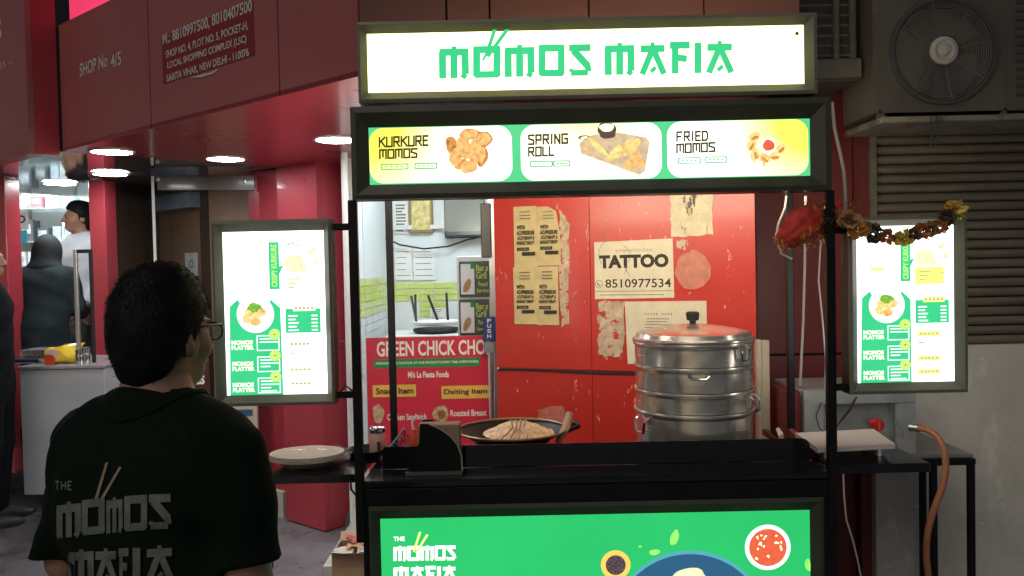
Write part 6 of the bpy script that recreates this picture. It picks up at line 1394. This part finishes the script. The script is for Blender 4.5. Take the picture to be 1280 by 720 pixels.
# ---------------------------------------------------------------- simpler figures in the shops
def figure(label, origin, yaw, H, top, bottom, hood=None, robe=False, lean=0.0, arm=None, res=.014, headyaw=0.0):
    B = Body(origin, yaw); t = thing('person', label, 'person', origin); k = H / 1.64; C_ = (0, 0, .9)
    def L(P): return rotx(P / k, lean * np.clip((P[..., 2] / k - .9) * 8, 0, 1) if False else 0.0, C_)
    def bend(P):                                        # lean the trunk forward above the hips
        P = P / k; up = P[..., 2] > .9; Q = rotx(P, lean, C_); return np.where(up[..., None], Q, P)
    def unb(P): Q = np.array(P, float); R_ = rotx(Q, -lean, C_); return np.where((Q[..., 2] > .9)[..., None], R_, Q) * k
    A = arm or [((-.178, -.01, 1.315), (-.23, -.03, 1.06), (-.22, .12, .86)), ((.178, -.01, 1.315), (.23, -.03, 1.06), (.22, .12, .86))]
    def armsd(P, off, fore=True):
        d = None
        for i, (s_, e_, w_) in enumerate(A):
            u = rcone(P, s_, e_, .052 + off, .042 + off)
            if fore: u = smin(u, rcone(P, e_, w_, .041 + off, .028 + off), .02)
            d = u if d is None else np.minimum(d, u)
        return d
    def hands(P):
        d = None
        for i, (s_, e_, w_) in enumerate(A):
            u = hand_sdf(P, w_, np.array(w_) - np.array(e_), -1 if i == 0 else 1); d = u if d is None else np.minimum(d, u)
        return d
    hd = lambda P: rotz(P, -headyaw, (0, -.015, 1.42))
    def body(P):
        Q = bend(P); d = smin(smin(torso(Q), legs(Q), .04), smin(armsd(Q, 0), hands(Q), .01), .03); return smin(smin(d, neck_sdf(Q), .03), head_sdf(hd(Q)), .02) * k * .8
    b_ = B.mesh('body', body, np.array((-.45, -.30, .0)) * k, np.array((.45, .62, 1.72)) * k, .011, SKIN, t)
    if robe:
        def rb(P):
            Q = bend(P); d = torso(Q) - .022; d = smin(d, rcone(Q * np.array([1, 1.25, 1]), (0, .0, .12), (0, 0, 1.0), .25, .185), .06); d = smin(d, armsd(Q, .022, False), .03)
            el = np.minimum(rcone(Q, A[0][1], (np.array(A[0][1]) * .35 + np.array(A[0][2]) * .65), .062, .058), rcone(Q, A[1][1], (np.array(A[1][1]) * .75 + np.array(A[1][2]) * .25), .062, .058)); d = smin(d, el, .02)
            x, z = Q[..., 0], Q[..., 2]; d = d + .008 * np.sin(30 * x + 4 * np.sin(5 * z)) * np.clip((1.15 - z) / .5, 0, 1) + .003 * np.sin(45 * z + 20 * x)
            return smax(d, .03 - Q[..., 2], .01) * k * .8
        B.mesh('robe', rb, np.array((-.45, -.36, .0)) * k, np.array((.45, .62, 1.5)) * k, res, top, t)
    else:
        def tp_(P):
            Q = bend(P); d = smin(torso(Q) - .018, armsd(Q, .018), .03); x, z = Q[..., 0], Q[..., 2]; d = d + .004 * np.sin(40 * z + 15 * x) + .003 * np.sin(33 * x + 9)
            wr_ = np.minimum(np.linalg.norm(Q - np.array(A[0][2]), axis=-1), np.linalg.norm(Q - np.array(A[1][2]), axis=-1)) - .05
            return smax(smax(smax(d, .80 - Q[..., 2], .004), -wr_, .004), -rcone(Q, (0, -.015, 1.405), (0, .02, 1.6), .058, .12), .006) * k * .8
        B.mesh('jacket' if 'dark' in label else 'shirt', tp_, np.array((-.45, -.30, .7)) * k, np.array((.45, .62, 1.5)) * k, res, top, t)
        B.mesh('trousers', lambda P: smax(smin(legs(P / k, .02), rcone(P / k * np.array([1, 1.4, 1]), (0, 0, .80), (0, 0, .92), .167, .157), .05), P[..., 2] / k - .95, .004) * k, np.array((-.3, -.25, .03)) * k, np.array((.3, .25, 1.0)) * k, res, bottom, t)
    for s_ in (-1, 1): shoe(B, t, s_ * .10 * k, -.01, mat('black_shoe', (.02, .02, .02), .5))
    if hood is not None:
        def hf(P):
            Q = hd(bend(P)); d = smin(ellip(Q, (0, -.012, 1.552), (.074, .094, .086)), ellip(Q, (0, -.02, 1.46), (.085, .085, .12)), .05) - .022; d = smin(d, ellip(Q, (0, -.02, 1.36), (.15, .11, .07)), .05)
            return smax(d, -ellip(Q, (0, .13, 1.50), (.055, .07, .085)), .01) * k * .8
        B.mesh('headscarf', hf, np.array((-.3, -.3, 1.15)) * k, np.array((.3, .62, 1.75)) * k, res * .8, hood, t)
    else:
        hb = B.mesh('hair', lambda P: hair_sdf(hd(bend(P))) * k, np.array((-.2, -.25, 1.36)) * k, np.array((.2, .45, 1.72)) * k, .009, HAIR, t)
    return t
hx_ = AT(62, 400, 5.62)
figure('hooded person in dark grey robe bending over the shop counter, seen from behind', (hx_[0] - .02, 5.55, fz), math.radians(8), 1.46, mat('dark_teal_robe', (.016, .026, .029), .85, var=.3, scale=9, spec=.2), None, hood=mat('dark_scarf', (.010, .016, .018), .85, var=.15, scale=20), robe=True, lean=.28,
       arm=[((-.178, -.01, 1.315), (-.24, .10, 1.08), (-.16, .34, 1.02)), ((.178, -.01, 1.315), (.245, .02, 1.06), (.27, .26, .98))])
cx_ = AT(100, 300, 6.35)
figure('shopkeeper in white shirt behind the hooded person', (cx_[0], 6.35, fz), math.radians(150), 1.74, mat('white_shirt', (.60, .64, .68), .7, var=.08), mat('grey_trousers', (.05, .05, .055), .8), headyaw=math.radians(-20))
lx_ = AT(-14, 500, 4.62)
figure('person in dark clothes cut off by the left edge, standing on the step', (lx_[0], 4.62, .17), math.radians(-75), 1.66, mat('black_jacket', (.007, .008, .010), .9, spec=.12, var=.2, scale=20), mat('black_trousers', (.007, .008, .010), .9, spec=.12, var=.2, scale=20),
       arm=[((-.178, -.01, 1.315), (-.205, -.08, 1.05), (-.20, -.03, .83)), ((.178, -.01, 1.315), (.205, -.08, 1.05), (.20, -.03, .83))])
